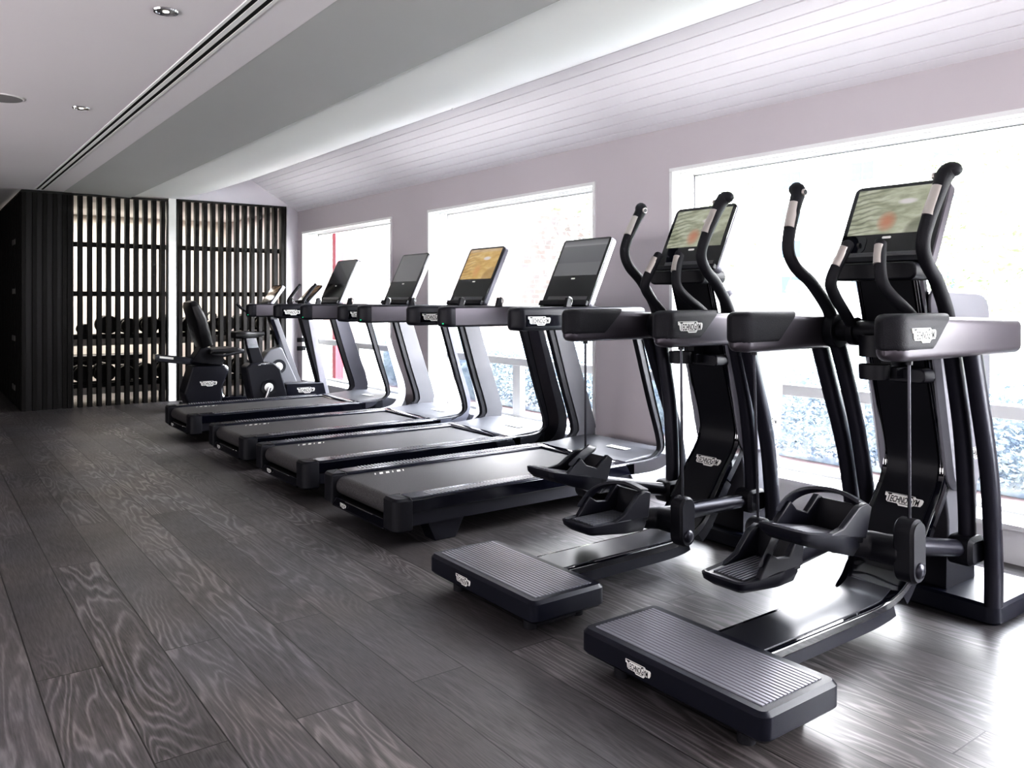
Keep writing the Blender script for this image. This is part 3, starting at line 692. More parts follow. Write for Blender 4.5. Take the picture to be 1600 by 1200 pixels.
TX = 1.87
def treadmill_proto():
    root = empty('treadmill', (TX, 0, 0), 'x', 'treadmill', 'treadmills in a row facing the windows'); O = (TX, 0, 0)
    b = MB(O); b.prism(round_poly([(1.945, .10), (3.62, .10), (3.80, .10), (3.80, .20), (1.945, .20)], .01), -.418, .418, 'y'); b.build('deck_frame', 'plastic', root, bevel=.006)
    for s in (-1, 1):
        b = MB(O); strip(b, [(1.945, .166), (3.2, .166), (3.45, .166)], [(1.945, .229), (3.2, .230), (3.45, .231)], s*.395, s*.431); b.build('side_panel', 'gloss', root, bevel=.004)
        b = MB(O); b.prism([(1.95, s*.312), (3.42, s*.312), (3.42, s*.428), (1.95, s*.428)], .20, .2385, 'z'); fr = b.build('foot_rail', 'rail', root, bevel=.008)
        b = MB(O)
        for k in range(58):
            x = 2.06 + .0215*k; y0, y1 = s*.352, s*.418
            b.add([(x, y0, .2386), (x + .011, y0, .2386), (x + .019, y1, .2386), (x + .008, y1, .2386), (x + .001, y0, .2412), (x + .010, y0, .2412), (x + .018, y1, .2412), (x + .009, y1, .2412)], [(0, 1, 2, 3), (4, 5, 6, 7), (0, 1, 5, 4), (1, 2, 6, 5), (2, 3, 7, 6), (3, 0, 4, 7)])
        b.build('rib_strip', 'silver_ribs', fr, ang=20)
        cap = round_poly([(1.862, s*.300), (1.862, s*.432), (1.955, s*.432), (1.955, s*.300)], [.012, .085, .003, .003], 6)
        b = MB(O); b.prism(cap, .075, .2395, 'z', ch=.012); b.build('rear_cap', 'plastic_soft', root)
    arc = [(1.938 + .050*math.cos(R(a)), .172 + .050*math.sin(R(a))) for a in range(90, 271, 15)]
    b = MB(O); b.prism([(3.38, .222)] + arc + [(3.38, .122)], -.31, .31, 'y')
    for x, w in ((2.085, .007), (2.115, .022), (2.155, .022), (2.195, .007), (2.225, .022), (2.262, .007)): b.add([(x, .225, .2226), (x + w, .225, .2226), (x + w + .02, .270, .2226), (x + .02, .270, .2226)], [(0, 1, 2, 3)], 1)
    b.build('running_belt', ['belt', 'mark'], root, ang=30)
    b = MB(O); b.prism(round_poly([(1.864, .070), (1.95, .070), (1.95, .118), (1.880, .118)], .006), -.301, .301, 'y'); bar = b.build('rear_bar', 'gloss', root)
    b = MB(O); b.box(1.8665, 1.874, -.17, .14, .1185, .1225); b.build('chrome_strip', 'chrome', bar)
    logo(bar, (1.8655 - TX, .165, .094), (0, -1, 0), (.12, 0, 1), .075)
    for x in (2.16, 3.45):
        for s in (-1, 1):
            b = MB(O); b.prism([(x - .06, 0), (x + .06, 0), (x + .115, .105), (x - .105, .105)], s*.30, s*.40, 'y'); b.build('foot', 'plastic', root, bevel=.004)
    # motor hood
    b = MB(O); b.prism(round_poly([(3.36, .12), (3.36, .232), (3.46, .244), (3.72, .262), (3.865, .258), (3.905, .20), (3.905, .07), (3.5, .07)], [0, .01, .05, .05, .05, .04, .02, 0]), -.384, .384, 'y'); h = b.build('motor_hood', 'silver_flat', root, bevel=.006)
    b = MB(O); b.prism([(3.325, .225), (3.345, .240), (3.385, .243), (3.395, .225)], -.36, .36, 'y'); b.build('hood_bar', 'gloss', h)
    b = MB(O); b.add([(3.60, -.20, .2575), (3.65, -.20, .2610), (3.65, -.02, .2610), (3.60, -.02, .2575)], [(0, 1, 2, 3)]); b.v = [v + Vector((0, 0, .0012)) for v in b.v]; b.build('label_sticker', 'white_plate', h)
    # uprights
    rear = [(3.38, .238), (3.57, .240), (3.645, .262), (3.672, .33), (3.58, .61), (3.470, .96), (3.435, 1.07)]
    front = [(3.45, .100), (3.70, .102), (3.83, .17), (3.872, .34), (3.775, .63), (3.663, .96), (3.625, 1.07)]
    mid1 = [(3.38, .232), (3.585, .234), (3.672, .262), (3.703, .34), (3.620, .62), (3.518, .96), (3.485, 1.07)]
    mid2 = [(3.42, .166), (3.64, .168), (3.755, .215), (3.790, .34), (3.712, .62), (3.610, .96), (3.575, 1.07)]
    inr = [(3.56, .245), (3.66, .250), (3.705, .275), (3.715, .34), (3.625, .61), (3.515, .96), (3.48, 1.07)]
    frt = [(3.86, .200), (3.866, .24), (3.868, .29), (3.867, .345), (3.770, .63), (3.658, .96), (3.62, 1.07)]
    for s in (-1, 1):
        b = MB(O); strip(b, rear, front, s*.388, s*.424); u = b.build('upright', 'plastic_soft', root, bevel=.006)
        b = MB(O); strip(b, mid1, mid2, s*.420, s*.431); b.build('mirror_panel', 'mirror', u)
        b = MB(O); strip(b, mid2, front, s*.415, s*.4315); b.build('silver_trim', 'silver', u, bevel=.003)
        b = MB(O); strip(b, inr, frt, s*.378, s*.390); b.build('inner_panel', 'silver_flat', u, bevel=.003)
    # hand rails
    for s in (-1, 1):
        b = MB(O); arm_loft(b, 2.588, 3.56, s*.366, .066, 1.030, 1.157, .05, rc=.022, r_front=.10); a = b.build('handrail', 'graphite' if False else 'plastic', root)
        if s < 0:
            b = MB(O); b.box(2.640, 2.98, -.4335, -.425, 1.052, 1.116); pnl = b.build('badge_panel', 'gloss', a, bevel=.002)
            logo(pnl, (2.730 - TX, -.434, 1.083), (1, 0, 0), (0, 0, 1), .155)
        else:
            b = MB(O); b.box(2.66, 3.50, .2985, .304, 1.040, 1.148); b.build('inner_face', 'shroud', a, bevel=.004)
            b = MB(O); b.cyl((2.588, .330, 1.052), (2.596, .330, 1.052), .0045, 10); b.build('status_light', 'green_led', a)
        b = MB(O); b.prism(round_poly([(2.985, 1.150), (3.035, 1.150), (3.028, 1.185), (3.030, 1.210), (3.002, 1.210), (2.995, 1.185)], .006), s*.325, s*.350, 'y', ch=.004); j = b.build('joystick', 'plastic_soft', root)
        b = MB(O); b.tube(catmull([(3.034, s*.337, 1.160), (3.044, s*.337, 1.185), (3.040, s*.337, 1.203), (3.022, s*.337, 1.213)], 4), .0035, 8); b.build('chrome_edge', 'chrome', j)
    b = MB(O); b.prism(round_poly([(3.20, 1.075), (3.46, 1.045), (3.53, 1.06), (3.53, 1.135), (3.44, 1.155), (3.22, 1.145)], .02), -.312, .312, 'y'); b.build('console_beam', 'plastic', root, bevel=.005)
    b = MB(O); b.prism(rrect(.20, .36, .03), 1.148, 1.158, 'z', 0, Matrix.Translation((3.10, 0, 0)) if False else Matrix.Translation((3.30, 0, 0))); b.build('tray', 'plastic_soft', root)
    screen_part(root, O, (3.262, 1.160), (3.466, 1.588), .455, 'grey', .44, .965)
    return root
T = treadmill_proto()
TL = [(3.90, 'treadmill nearest the ellipticals, with a plain grey lit screen and white-edged console', 'grey'),
      (5.02, 'treadmill showing a golden picture on its dark-sided screen, second from the ellipticals', 'golden'),
      (6.09, 'treadmill with an even dark grey screen and silver-edged console, third from the ellipticals', 'plain'),
      (7.44, 'treadmill nearest the exercise bikes, with a switched-off reflecting black screen', 'off')]
def kids(o): return sorted(o.children_recursive, key=lambda c: c.name)
def stem(n): return n.split('.')[0]
for i, (yc, lab, dk) in enumerate(TL):
    t = T if i == 0 else copy_tree(T)
    t.location = (TX, yc, 0); t['label'] = lab
    for c in kids(t):
        n = stem(c.name)
        def recolor(mat):
            c.data = c.data.copy(); c.data.materials[0] = M[mat]
        side = -1 if c.type == 'MESH' and sum(v.co.y for v in c.data.vertices) < 0 else 1
        if n == 'display' and dk != 'grey': recolor('disp_' + dk)
        if dk == 'golden' and n == 'console_screen': recolor('graphite')
        if dk == 'golden' and n == 'silver_trim' and side < 0: recolor('plastic')
        if dk == 'golden' and n == 'mirror_panel' and side < 0: recolor('gloss')
        if dk == 'off' and n == 'inner_panel': recolor('graphite')

# ------------------------------------------------------------------ elliptical cross trainers
SX = 1.77
def rotpt(p, c, a):
    """swing a point about a Y axis through c=(x,z)"""
    x, z = p[0] - c[0], p[2] - c[1]
    return (c[0] + x*math.cos(a) + z*math.sin(a), p[1], c[1] - x*math.sin(a) + z*math.cos(a))
def elliptical(yc, label, disp, near_swing, far_swing, near_tip, far_tip, body='silver'):
    root = empty('elliptical_trainer', (SX, yc, 0), label, 'elliptical trainer', 'elliptical trainers nearest the camera'); O = (SX, 0, 0)
    # step platform at the rear
    b = MB(O); b.prism(rrect(.345, .715, .032, 5, 1.924, 0), .056, .138, 'z', ch=.012); st = b.build('step_platform', 'navy', root)
    b = MB(O); n = 17; w = .0158
    for k in range(n):
        x = 1.790 + k*w
        b.loft([[(x, y, .1375), (x + w*.12, y, .1408), (x + w*.70, y, .1408), (x + w*.82, y, .1375)] for y in (-.322, .322)])
    b.build('ribbed_tread', 'ribs', st, ang=25)
    b = MB(O); b.prism(rrect(.20, .52, .02, 3, 1.945, 0), .004, .060, 'z'); b.build('step_shade_block', 'plastic_soft', st)  # dark block added to stand for the shadow gap below the step
    logo(st, (1.7515 - .0008 - SX, .092, .094), (0, -1, 0), (0, 0, 1), .105)
    for x in (1.83, 2.05):
        for s in (-1, 1):
            b = MB(O); b.cyl((x, s*.24, 0), (x, s*.24, .050), .026, 14); b.build('foot', 'rubber', root)
    # beam and leaning column
    path = catmull([(2.07, 0, .118), (2.45, 0, .119), (2.74, 0, .122), (2.83, 0, .140), (2.90, 0, .185), (2.96, 0, .255), (3.06, 0, .385), (3.135, 0, .475), (3.163, 0, .535), (3.160, 0, .615), (3.10, 0, .83), (2.965, 0, 1.290)], 6)
    def sweep(b, i0, i1, hw, n0, n1, mi=0, hwf=None):
        rings = []
        for i in range(i0, i1 + 1):
            t = (path[min(i + 1, len(path) - 1)] - path[max(i - 1, 0)]).normalized(); N_ = Vector((-t.z, 0, t.x)); p = path[i]; h = hwf(i) if hwf else hw
            rings.append([p + N_*n1 + Vector((0, -h, 0)), p + N_*n1 + Vector((0, h, 0)), p + N_*n0 + Vector((0, h, 0)), p + N_*n0 + Vector((0, -h, 0))])
        b.loft(rings, mi)
    K = len(path) - 1
    wid = lambda i: .105 if i < 14 else (.105 + (.125 - .105)*min(1, (i - 14)/10))
    b = MB(O); sweep(b, 0, K, 0, -.034, 0, hwf=wid); fr = b.build('frame', 'gloss', root, bevel=.006)
    b = MB(O); sweep(b, 0, 17, 0, -.075, -.030, hwf=lambda i: wid(i) - .004); b.build('beam_skirt', 'navy', fr)
    b = MB(O); sweep(b, 0, 20, .083, 0, .003); b.build('beam_top', 'beamtop', fr)
    b = MB(O); sweep(b, 27, K, .100, 0, .006); pn = b.build('front_panel', 'plastic_soft', root)
    b = MB(O); sweep(b, 22, 36, 0, -.105, -.034, hwf=lambda i: .098); sweep(b, 36, K, 0, -.075, -.034, hwf=lambda i: .112); b.build('rear_shell', 'plastic', root)
    for s in (-1, 1):
        b = MB(O)
        for i0, i1 in ((48, K),):
            for off in (.108, .118):
                b.tube([path[i] + Vector((-.002, s*off, 0)) for i in range(i0, i1 + 1)], .0011, 6)
        b.build('edge_line', 'chrome', fr)
    tdir = (path[37] - path[33]).normalized()
    lp = path[38]; Nn = Vector((-tdir.z, 0, tdir.x)); q = lp + Nn*.008 - Vector(O)
    logo(pn, (q.x, -.005, q.z), (0, -1, 0), tuple(tdir), .155)
    # flywheel housing towards the window
    b = MB(O); b.prism(round_poly([(3.235, .23), (3.468, .23), (3.475, .60), (3.48, 1.0), (3.47, 1.20), (3.10, 1.235), (3.07, 1.10), (3.215, .60), (3.20, .49), (3.235, .34)], [.01, .03, .2, .1, .10, .05, .1, .05, .05, .03]), -.105, .105, 'y'); hs = b.build('drive_housing', 'housing', root, bevel=.012)
    b = MB(O); b.prism(round_poly([(3.235, .074), (3.47, .074), (3.46, .24), (3.24, .24)], .01), -.095, .095, 'y'); b.build('housing_foot', 'plastic', hs)
    for s in (-1, 1):
        b = MB(O); b.prism(round_poly([(3.18, .47), (3.36, .455), (3.475, .56), (3.495, .9), (3.49, 1.235), (3.04, 1.245), (3.055, 1.02)], [.09, .05, .12, .3, .12, .06, .1], 6), s*.105, s*.150, 'y', ch=.018); sc = b.build('side_cover', 'cover', hs)
        logo(sc, (3.355 - SX, s*.1505, .60), (-s, 0, 0), (0, 0, 1), .15)
    # floor base at the window end
    b = MB(O); b.prism(rrect(.44, .60, .045, 5, 3.41, 0), .0, .076, 'z', ch=.010); b.build('front_base', 'navy', root)
    # curved posts from the base to the hand shrouds
    for s in (-1, 1):
        b = MB(O); pp = catmull([(3.225, s*.272, .070), (3.215, s*.276, .25), (3.165, s*.284, .55), (3.06, s*.294, .85), (2.98, s*.30, 1.06)], 6)
        b.tube(pp, .041, 14, flat=.72, side=(0, 1, 0)); b.build('post', 'tube', root)
    # shrouds with soft pads
    for s in (-1, 1):
        b = MB(O); arm_loft(b, 2.440, 3.315, s*.290, .050, 1.003, 1.150, .055, rc=.026, r_front=.035, taper=.022); a = b.build('handrail_shroud', 'shroud', root)
        b = MB(O); arm_loft(b, 2.435, 2.695, s*.290, .0535, 1.028, 1.154, .055, rc=.026, shear=.07); pd = b.build('pad', 'rubber', a)
        logo(pd if s < 0 else a, (2.575 - SX, s*.3445, 1.086), (-s, 0, 0), (0, 0, 1), .150)
        b = MB(O); b.cyl((2.572, s*.298, .990), (2.572, s*.298, 1.012), .012, 10); b.build('cable_guide', 'plastic', a)
    b = MB(O); b.cyl((2.985, -.255, 1.075), (2.985, .255, 1.075), .042, 18); b.build('pivot_tube', 'plastic_soft', root)
    for s in (-1, 1):
        b = MB(O); b.cyl((2.985, s*.195, 1.075), (2.985, s*.238, 1.075), .068, 22); b.cyl((2.985, s*.120, 1.075), (2.985, s*.150, 1.075), .055, 22); b.build('pivot_collar', 'plastic_soft', root, bevel=.004)
    # fixed inner handles
    for s in (-1, 1):
        b = MB(O); pp = catmull([(2.985, s*.135, 1.075), (2.905, s*.128, 1.145), (2.805, s*.110, 1.215), (2.766, s*.100, 1.262), (2.780, s*.084, 1.325), (2.816, s*.066, 1.395), (2.822, s*.064, 1.405)], 5)
        b.tube(pp, [.0215]*len(pp), 12); h = b.build('fixed_handle', 'rubber', root, bevel=.004)
        b = MB(O); b.tube([Vector(p) + Vector((-.012, 0, .006)) for p in ((2.780, s*.082, 1.318), (2.797, s*.074, 1.352), (2.814, s*.068, 1.388))], .0165, 10); b.build('pulse_sensor', 'sensor', h)
    # swinging levers
    piv = (2.985, 1.075)
    for s, a in ((-1, near_swing), (1, far_swing)):
        q = lambda p: rotpt(p, piv, a)
        low = catmull([q(p) for p in ((3.185, s*.197, .285), (3.165, s*.203, .45), (3.115, s*.212, .70), (3.04, s*.220, .93), (2.985, s*.226, 1.075))], 6)
        b = MB(O); b.tube(low, .038, 14, flat=.75, side=(0, 1, 0)); lv = b.build('swing_lever', 'tube', root)
        up = catmull([q(p) for p in ((2.985, s*.226, 1.075), (2.955, s*.230, 1.16), (2.86, s*.242, 1.265), (2.775, s*.252, 1.325), (2.738, s*.258, 1.385), (2.752, s*.266, 1.455), (2.800, s*.276, 1.555), (2.828, s*.280, 1.605))], 6)
        nU = len(up); rad = [.027 - .004*math.sin(PI*i/nU) for i in range(nU)]
        b = MB(O); b.tube(up, rad, 14); hd = b.build('handlebar', 'rubber', root)
        tip = catmull([q(p) for p in ((2.820, s*.279, 1.588), (2.838, s*.283, 1.622), (2.850, s*.298, 1.640), (2.858, s*.330, 1.634))], 4)
        b = MB(O); b.tube(tip, [.025, .026, .027, .028, .029, .030, .030, .029, .028, .026, .023, .017, .006], 14); b.build('grip_tip', 'rubber', hd)
        b = MB(O); b.tube([Vector(q(p)) + Vector((-.010, 0, .004)) for p in ((2.764, s*.267, 1.475), (2.788, s*.272, 1.525), (2.814, s*.277, 1.575))], .0215, 12); b.build('pulse_sensor', 'sensor', hd)
        bp = Vector(q((2.842, s*.279, 1.622))); yi = -s
        b = MB(O); b.cyl(bp + Vector((-.01, yi*.024, 0)), bp + Vector((-.01, yi*.033, 0)), .013, 16); b.build('button', 'sensor', hd)
        b = MB(O); b.cyl(bp + Vector((-.01, yi*.033, 0)), bp + Vector((-.01, yi*.0345, 0)), .010, 16); b.build('button_face', 'plastic_soft', hd)
        # pedal link
        tipx, tipz = near_tip if s < 0 else far_tip
        J = Vector(q((3.165, s*.197, .272))); py = s*.128
        ang = math.atan2(tipz - .03 - J.z, J.x - tipx)
        PM = Matrix.Translation((tipx, py, tipz)) @ Matrix.Rotation(ang, 4, 'Y')
        tp0 = PM @ Vector((.30, 0, -.030)); tpm = PM @ Vector((.47, s*.03, -.030))
        b = MB(O); b.tube([tp0, tpm, J], [.040, .037, .031], 16); ln = b.build('pedal_link', 'tube', root)
        b = MB(O); b.tube([PM @ Vector((.375, s*.012, -.03)), PM @ Vector((.435, s*.05, -.030)), PM @ Vector((.445, s*.155, -.030))], [.042, .047, .050], 18); b.build('link_collar', 'plastic_soft', ln, bevel=.006)
        b = MB(O); b.prism(rrect(.125, .105, .03, 4, J.x, J.z), s*.150, s*.248, 'y', ch=.014); b.build('link_joint', 'plastic_soft', ln)
        # pedal tray
        b = MB(O); top = round_poly([(0, -.088), (0, .088), (.20, .102), (.345, .070), (.345, -.070), (.20, -.102)], [.03, .03, .15, .04, .04, .15], 5)
        bot = [(.03 + p[0]*.92, p[1]*.74) for p in top]; midr = [(p[0] + .006, p[1]*.97) for p in top]
        b.loft([[(p[0], p[1], -.032 - .036*(p[0]/.345)) for p in bot], [(p[0], p[1], -.016 - .016*(p[0]/.345)) for p in midr], [(p[0], p[1], .004) for p in top], [(p[0] + (.008 if p[0] < .1 else 0), p[1]*.93, .009) for p in top], [(p[0]*.9 + .018, p[1]*.86, .001) for p in top]], 0, PM); pdl = b.build('pedal', 'plastic', root)
        b = MB(O)
        for k in range(9): b.box(.045, .27, -.064 + .0145*k, -.055 + .0145*k, .001, .006, 0, PM)
        b.build('grip_mat', 'ribs', pdl)
        inner = -s
        for sd in (-1, 1):
            b = MB(O)
            if sd == inner: poly = [(.085, .0), (.325, .0), (.338, .095), (.305, .108), (.25, .045), (.19, .052), (.15, .078)]
            else: poly = [(.11, .0), (.325, .0), (.338, .100), (.31, .110), (.265, .096), (.19, .028)]
            b.prism(poly, sd*.074, sd*.096, 'y', 0, PM); b.build('side_wall', 'plastic', pdl, bevel=.004)
        b = MB(O); b.prism([(.300, -.02), (.340, -.02), (.338, .095), (.315, .098)], -.078, .078, 'y', 0, PM); b.build('toe_wall', 'plastic_soft', pdl, bevel=.004)
        b = MB(O); hoop = catmull([(.115, inner*.086, .045), (.17, inner*.082, .094), (.235, inner*.056, .124), (.292, inner*-.005, .130), (.325, -inner*.070, .106)], 6)
        b.loft([[PM @ (Vector(p) + Vector((ox_, 0, oz_))) for ox_, oz_ in ((-.024, -.006), (.024, -.012), (.026, .002), (-.022, .008))] for p in hoop]); b.build('toe_hoop', 'plastic', pdl, bevel=.003)
        # cable and pod
        pod = PM @ Vector((.440, s*.080, -.012)); 
        b = MB(O); b.prism(rrect(.088, .205, .0435, 6, pod.x, pod.z - .004), s*.270, s*.335, 'y', ch=.008); po = b.build('cable_pod', 'plastic_soft', root)
        b = MB(O); b.prism(rrect(.072, .189, .0355, 6, pod.x, pod.z - .004), s*.3345, s*.3375, 'y'); b.build('pod_face', 'plastic', po)
        b = MB(O); b.ball((pod.x, s*.336, pod.z - .062), .027, 16, sc=(1, .55, 1)); b.build('pod_knob', 'tube', po)
        b = MB(O); b.cyl((2.572, s*.298, 1.015), (pod.x, s*.304, pod.z + .092), .0055, 10); b.build('cable', 'rod', root)
    # console
    b = MB(O); b.prism(rrect(.335, .066, .028, 5, 0, 1.303), 2.865, 3.02, 'x'); b.build('console_tray', 'plastic_soft', root, bevel=.008)
    screen_part(root, O, (2.925, 1.335), (3.083, 1.648), .375, disp, .36, .945, body_mat=body, recess=True, th=.05)
    # bottle holder below the console
    b = MB(O); c = (2.925, .02); n = 26
    for z0, z1 in ((.985, 1.065), (.905, .955)):
        b.loft([[(c[0] + q*math.cos(2*PI*j/n), c[1] + q*math.sin(2*PI*j/n), z) for j in range(n)] for q, z in ((.054, z0), (.056, z1), (.050, z1), (.048, z0))], caps=False, closed=True)
    b.cyl((c[0], c[1], .900), (c[0], c[1], .908), .052, 24); b.box(c[0] + .03, 3.06, -.05, .05, .905, .945); b.box(c[0] + .045, 3.04, -.02, .02, .94, 1.05)
    b.build('bottle_holder', 'plastic_soft', root)
    b = MB(O); b.prism(rrect(.15, .055, .02, 4, -.055, .915), 3.00, 3.09, 'x'); b.build('accessory_tray', 'plastic', root, bevel=.005)
    return root
elliptical(1.655, 'elliptical trainer farther from the treadmills, with a dark-sided console, by the large window', 'meadow', 0., R(-1), (2.135, .500), (2.165, .268), 'shroud')
elliptical(2.615, 'elliptical trainer between the other elliptical and the row of treadmills, with a light-sided console', 'meadow', R(1), R(9), (2.135, .300), (2.15, .475))

# ------------------------------------------------------------------ exercise bikes
def crank_set(root, O, cx, cz, hw, ring='plastic_soft'):
    for s in (-1, 1):
        b = MB(O); n = 26; y = s*hw
        b.loft([[(cx + q*math.cos(2*PI*j/n), y + s*yy, cz + q*math.sin(2*PI*j/n)) for j in range(n)] for q, yy in ((.082, -.004), (.082, .006), (.048, .002), (.048, -.004))], caps=False); b.build('crank_ring', ring, root)
        b = MB(O); b.cyl((cx, y, cz), (cx, y + s*.004, cz), .047, 22); b.build('hub_disc', 'white_plate', root)
        dx, dz = (.055*s, .15*s*-1 if s > 0 else -.16)
        b = MB(O); b.tube([(cx, y + s*.02, cz), (cx + dx, y + s*.02, cz + dz)], .018, 10); cr = b.build('crank_arm', 'chrome', root)
        b = MB(O); b.box(cx + dx - .045, cx + dx + .045, y + s*.03, y + s*.12, cz + dz - .012, cz + dz + .012); b.build('pedal', 'plastic', cr, bevel=.004)
def recumbent(yc):
    root = empty('recumbent_bike', (2.1, yc, 0), 'dark recumbent exercise bike with a backrest seat, beside the slatted screens', 'exercise bike'); O = (2.1, 0, 0)
    b = MB(O); b.prism(round_poly([(2.44, .48), (2.785, .475), (2.83, .42), (2.75, .21), (2.76, .07), (2.40, .06), (2.355, .19)], [.02, .03, .05, .05, .05, .05, .05]), -.12, .12, 'y'); rb = b.build('rear_body', 'plastic', root, bevel=.02)
    logo(rb, (2.605 - 2.1, -.121, .285), (1, 0, 0), (0, 0, 1), .185)
    b = MB(O); b.tube(catmull([(2.79, 0, .47), (2.845, 0, .42), (2.78, 0, .25), (2.80, 0, .12), (2.9, 0, .10)], 5), .014, 8); b.build('body_trim', 'chrome', root)
    b = MB(O); b.prism([(2.075, .545), (2.70, .455), (2.74, .53), (2.08, .622)], -.055, .055, 'y'); rl = b.build('seat_rail', 'gloss', root, bevel=.006)
    b = MB(O); b.prism([(2.12, .578), (2.26, .558), (2.262, .580), (2.122, .600)], -.057, -.054, 'y'); b.build('rail_scale', 'white_plate', rl)
    b = MB(O); b.prism(round_poly([(2.43, .52), (2.74, .47), (2.80, .53), (2.66, .66), (2.55, .70)], .02), -.09, .09, 'y'); b.build('seat_carriage', 'plastic_soft', root, bevel=.01)
    b = MB(O); b.prism(round_poly([(2.60, .605), (2.96, .612), (2.975, .645), (2.90, .668), (2.62, .660)], .018), -.21, .21, 'y', ch=.02); b.build('seat', 'leather', root)
    b = MB(O); pa = [(2.595, .69), (2.56, .80), (2.515, .98), (2.455, 1.13), (2.435, 1.175)]; w = [.17, .20, .21, .19, .13]; th = [.055, .062, .055, .045, .03]
    b.loft([[(x + q[0], q[1], z + q[0]*.35) for q in rrect(2*t_, 2*w_, min(t_, w_)*.7)] for (x, z), w_, t_ in zip(pa, w, th)]); b.build('backrest', 'leather', root)
    for s in (-1, 1):
        b = MB(O); b.tube(catmull([(2.62, s*.20, .60), (2.72, s*.25, .59), (2.86, s*.25, .615), (2.95, s*.25, .625)], 4), .016, 8); b.build('side_handle', 'rubber', root)
    b = MB(O); b.prism(round_poly([(2.72, .06), (3.30, .05), (3.30, .115), (2.74, .125)], .01), -.07, .07, 'y'); b.build('floor_beam', 'gloss', root, bevel=.01)
    for x in (2.45, 3.62):
        b = MB(O); b.box(x - .05, x + .05, -.28, .28, 0, .065); b.build('foot_bar', 'plastic', root, bevel=.012)
    b = MB(O); b.prism(round_poly([(3.22, .06), (3.20, .50), (3.28, .61), (3.435, .66), (3.60, .30), (3.70, .06)], [.03, .10, .10, .05, .1, .03]), -.085, .085, 'y'); fb = b.build('front_body', 'silver_flat', root, bevel=.015)
    crank_set(root, O, 3.40, .43, .088)
    b = MB(O); b.prism([(3.35, .98), (3.41, .98), (3.70, .20), (3.62, .20)], -.05, .05, 'y'); b.build('column', 'silver_flat', root, bevel=.006)
    b = MB(O); b.prism([(3.31, .98), (3.35, .98), (3.62, .20), (3.57, .25)], -.045, .045, 'y'); b.build('column_mirror', 'gloss', root)
    b = MB(O); b.prism([(3.28, 1.17), (3.35, 1.17), (3.40, .97), (3.32, .97)], -.05, .05, 'y'); b.build('console_neck', 'plastic_soft', root)
    for s in (-1, 1):
        b = MB(O); b.tube(catmull([(3.35, s*.05, 1.02), (3.22, s*.20, 1.03), (3.10, s*.23, 1.08), (3.02, s*.22, 1.15)], 4), .016, 8); b.build('handlebar', 'rubber', root)
    screen_part(root, O, (3.265, 1.145), (3.425, 1.365), .30, 'amber', .30, .94)
recumbent(9.22)
def upright_bike(yc):
    root = empty('upright_bike', (2.65, yc, 0), 'dark upright exercise bike with a small saddle, between the recumbent bike and the treadmills', 'exercise bike'); O = (2.65, 0, 0)
    b = MB(O); pr_ = [(2.652, .085, .835, .03), (2.67, .105, .835, .034), (2.73, .115, .838, .036), (2.79, .085, .836, .036), (2.86, .045, .832, .032), (2.93, .032, .838, .028), (2.968, .022, .842, .018)]
    b.loft([[(x, q[0], z + q[1]) for q in rrect(2*w, 2*t, min(w, t)*.8)] for x, w, z, t in pr_]); b.build('saddle', 'leather', root)
    b = MB(O); b.prism([(2.77, .80), (2.875, .80), (2.905, .69), (2.795, .69)], -.035, .035, 'y'); b.build('seat_sleeve', 'chrome', root)
    b = MB(O); b.prism([(2.792, .70), (2.905, .70), (2.97, .50), (2.84, .50)], -.045, .045, 'y'); b.build('seat_post', 'plastic', root, bevel=.006)
    b = MB(O); b.prism(round_poly([(2.75, .50), (2.80, .545), (3.05, .54), (3.11, .48), (3.19, .20), (3.21, .04), (2.85, .04), (2.81, .2)], [.04, .04, .06, .06, .05, .03, .03, .1]), -.10, .10, 'y'); b.build('body', 'plastic', root, bevel=.018)
    b = MB(O); b.tube(catmull([(2.84, -.085, .512), (2.90, -.095, .53), (2.99, -.095, .535)], 3), .010, 6); b.build('body_trim', 'chrome', root)
    crank_set(root, O, 2.985, .29, .103)
    b = MB(O); b.prism(round_poly([(3.18, .05), (3.175, .312), (3.585, .305), (3.62, .16), (3.62, .05)], .015), -.10, .10, 'y'); fb = b.build('front_box', 'navy', root, bevel=.006)
    logo(fb, (3.385 - 2.65, -.101, .235), (1, 0, 0), (0, 0, 1), .20)
    for x in (2.95, 3.62):
        b = MB(O); b.box(x - .045, x + .045, -.26, .26, 0, .055); b.build('foot_bar', 'plastic', root, bevel=.01)
    b = MB(O); b.prism([(3.34, 1.05), (3.42, 1.05), (3.62, .28), (3.555, .28)], -.05, .05, 'y'); b.build('column', 'plastic_soft', root, bevel=.004)
    b = MB(O); b.prism([(3.42, 1.05), (3.47, 1.05), (3.70, .06), (3.61, .06)], -.055, .055, 'y'); b.build('column_trim', 'silver', root, bevel=.004)
    b = MB(O); b.prism([(3.36, 1.19), (3.46, 1.19), (3.47, 1.04), (3.35, 1.04)], -.06, .06, 'y'); b.build('console_neck', 'plastic_soft', root)
    for z in (.765, .675):
        b = MB(O); n = 20
        b.loft([[(3.375 + q*math.cos(2*PI*j/n), q*math.sin(2*PI*j/n) - .0, zz) for j in range(n)] for q, zz in ((.045, z - .022), (.045, z + .022), (.038, z + .022), (.038, z - .022))], caps=False, closed=True); b.build('bottle_ring', 'plastic_soft', root)
    for s in (-1, 1):
        b = MB(O); b.tube(catmull([(3.42, s*.05, 1.10), (3.36, s*.16, 1.12), (3.31, s*.21, 1.17), (3.36, s*.215, 1.25), (3.45, s*.215, 1.36)], 4), .017, 8); b.build('handlebar', 'rubber', root)
    screen_part(root, O, (3.375, 1.165), (3.56, 1.355), .30, 'amber', .30, .94)
upright_bike(8.40)

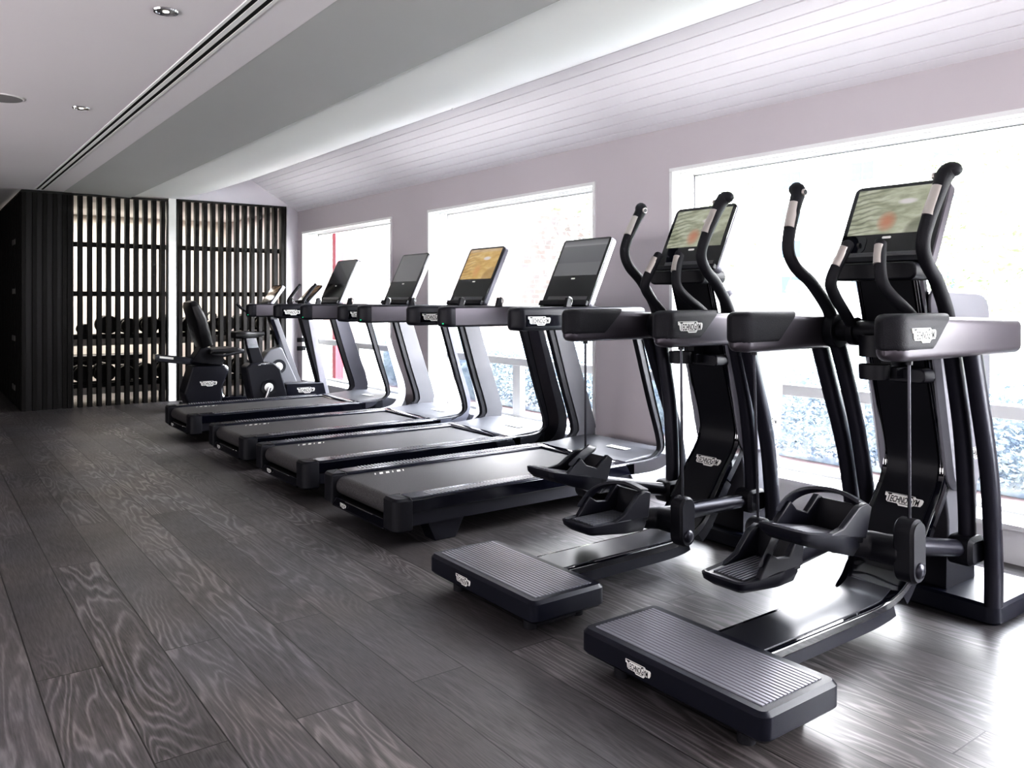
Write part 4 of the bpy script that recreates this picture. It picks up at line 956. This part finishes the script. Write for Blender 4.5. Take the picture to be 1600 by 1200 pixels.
# ------------------------------------------------------------------ light
w = bpy.data.worlds.new('sky'); SC.world = w; w.use_nodes = True
nt = w.node_tree; bg = nt.nodes['Background']
tc = nt.nodes.new('ShaderNodeTexCoord'); sp = nt.nodes.new('ShaderNodeSeparateXYZ'); nt.links.new(tc.outputs['Generated'], sp.inputs['Vector'])
rp = nt.nodes.new('ShaderNodeValToRGB'); rp.color_ramp.elements[0].color = (.80, .80, .82, 1); rp.color_ramp.elements[1].color = (.78, .88, 1.0, 1); rp.color_ramp.elements[0].position = .45
nt.links.new(sp.outputs['Z'], rp.inputs['Fac']); nt.links.new(rp.outputs['Color'], bg.inputs['Color']); bg.inputs['Strength'].default_value = 32.
su = bpy.data.lights.new('sun', 'SUN'); su.energy = 22.; su.angle = R(3); su.color = (1, .97, .93)
so = bpy.data.objects.new('sun', su); COL.objects.link(so); so.rotation_euler = Vector((.12, .72, -.62)).to_track_quat('-Z', 'Y').to_euler()
def area(name, loc, rot, sx, sy, p, col=(1, 1, 1)):
    la = bpy.data.lights.new(name, 'AREA'); la.shape = 'RECTANGLE'; la.size = sx; la.size_y = sy; la.energy = p; la.color = col
    o = bpy.data.objects.new(name, la); COL.objects.link(o); o.location = loc; o.rotation_euler = rot; return o
area('fill_light', (-3.0, 3.2, 1.2), (0, R(-122), 0), 1.8, 10.0, 270, (1, .965, .975))  # added fill, out of view on the left, tilted up at the ceiling
area('fill_light', (0.2, -2.9, 1.2), (R(122), 0, 0), 4.5, 1.8, 100, (1, .965, .975))  # added fill behind the camera, no fitting there
area('back_room_light', (2.4, 12.0, 2.36), (0, 0, 0), 2.6, 1.2, 105, (1, .95, .88))

# ------------------------------------------------------------------ camera and view
cam = bpy.data.cameras.new('camera'); co = bpy.data.objects.new('camera', cam); COL.objects.link(co)
co.location = (0, 0, 1.2); co.rotation_euler = (PI/2, 0, -R(36.322)); cam.sensor_width = 36; cam.lens = 1279.2/1600*36; cam.shift_y = -(600 - 467.6)/1600; cam.clip_start = .05; cam.clip_end = 300
SC.camera = co
SC.view_settings.view_transform = 'Standard'; SC.view_settings.look = 'High Contrast'; SC.view_settings.exposure = -.10
SC.cycles.use_denoising = True; SC.cycles.max_bounces = 8; SC.cycles.diffuse_bounces = 4; SC.cycles.glossy_bounces = 4; SC.cycles.transparent_max_bounces = 12
SC.cycles.sample_clamp_indirect = 5.; SC.cycles.caustics_reflective = False; SC.cycles.caustics_refractive = False
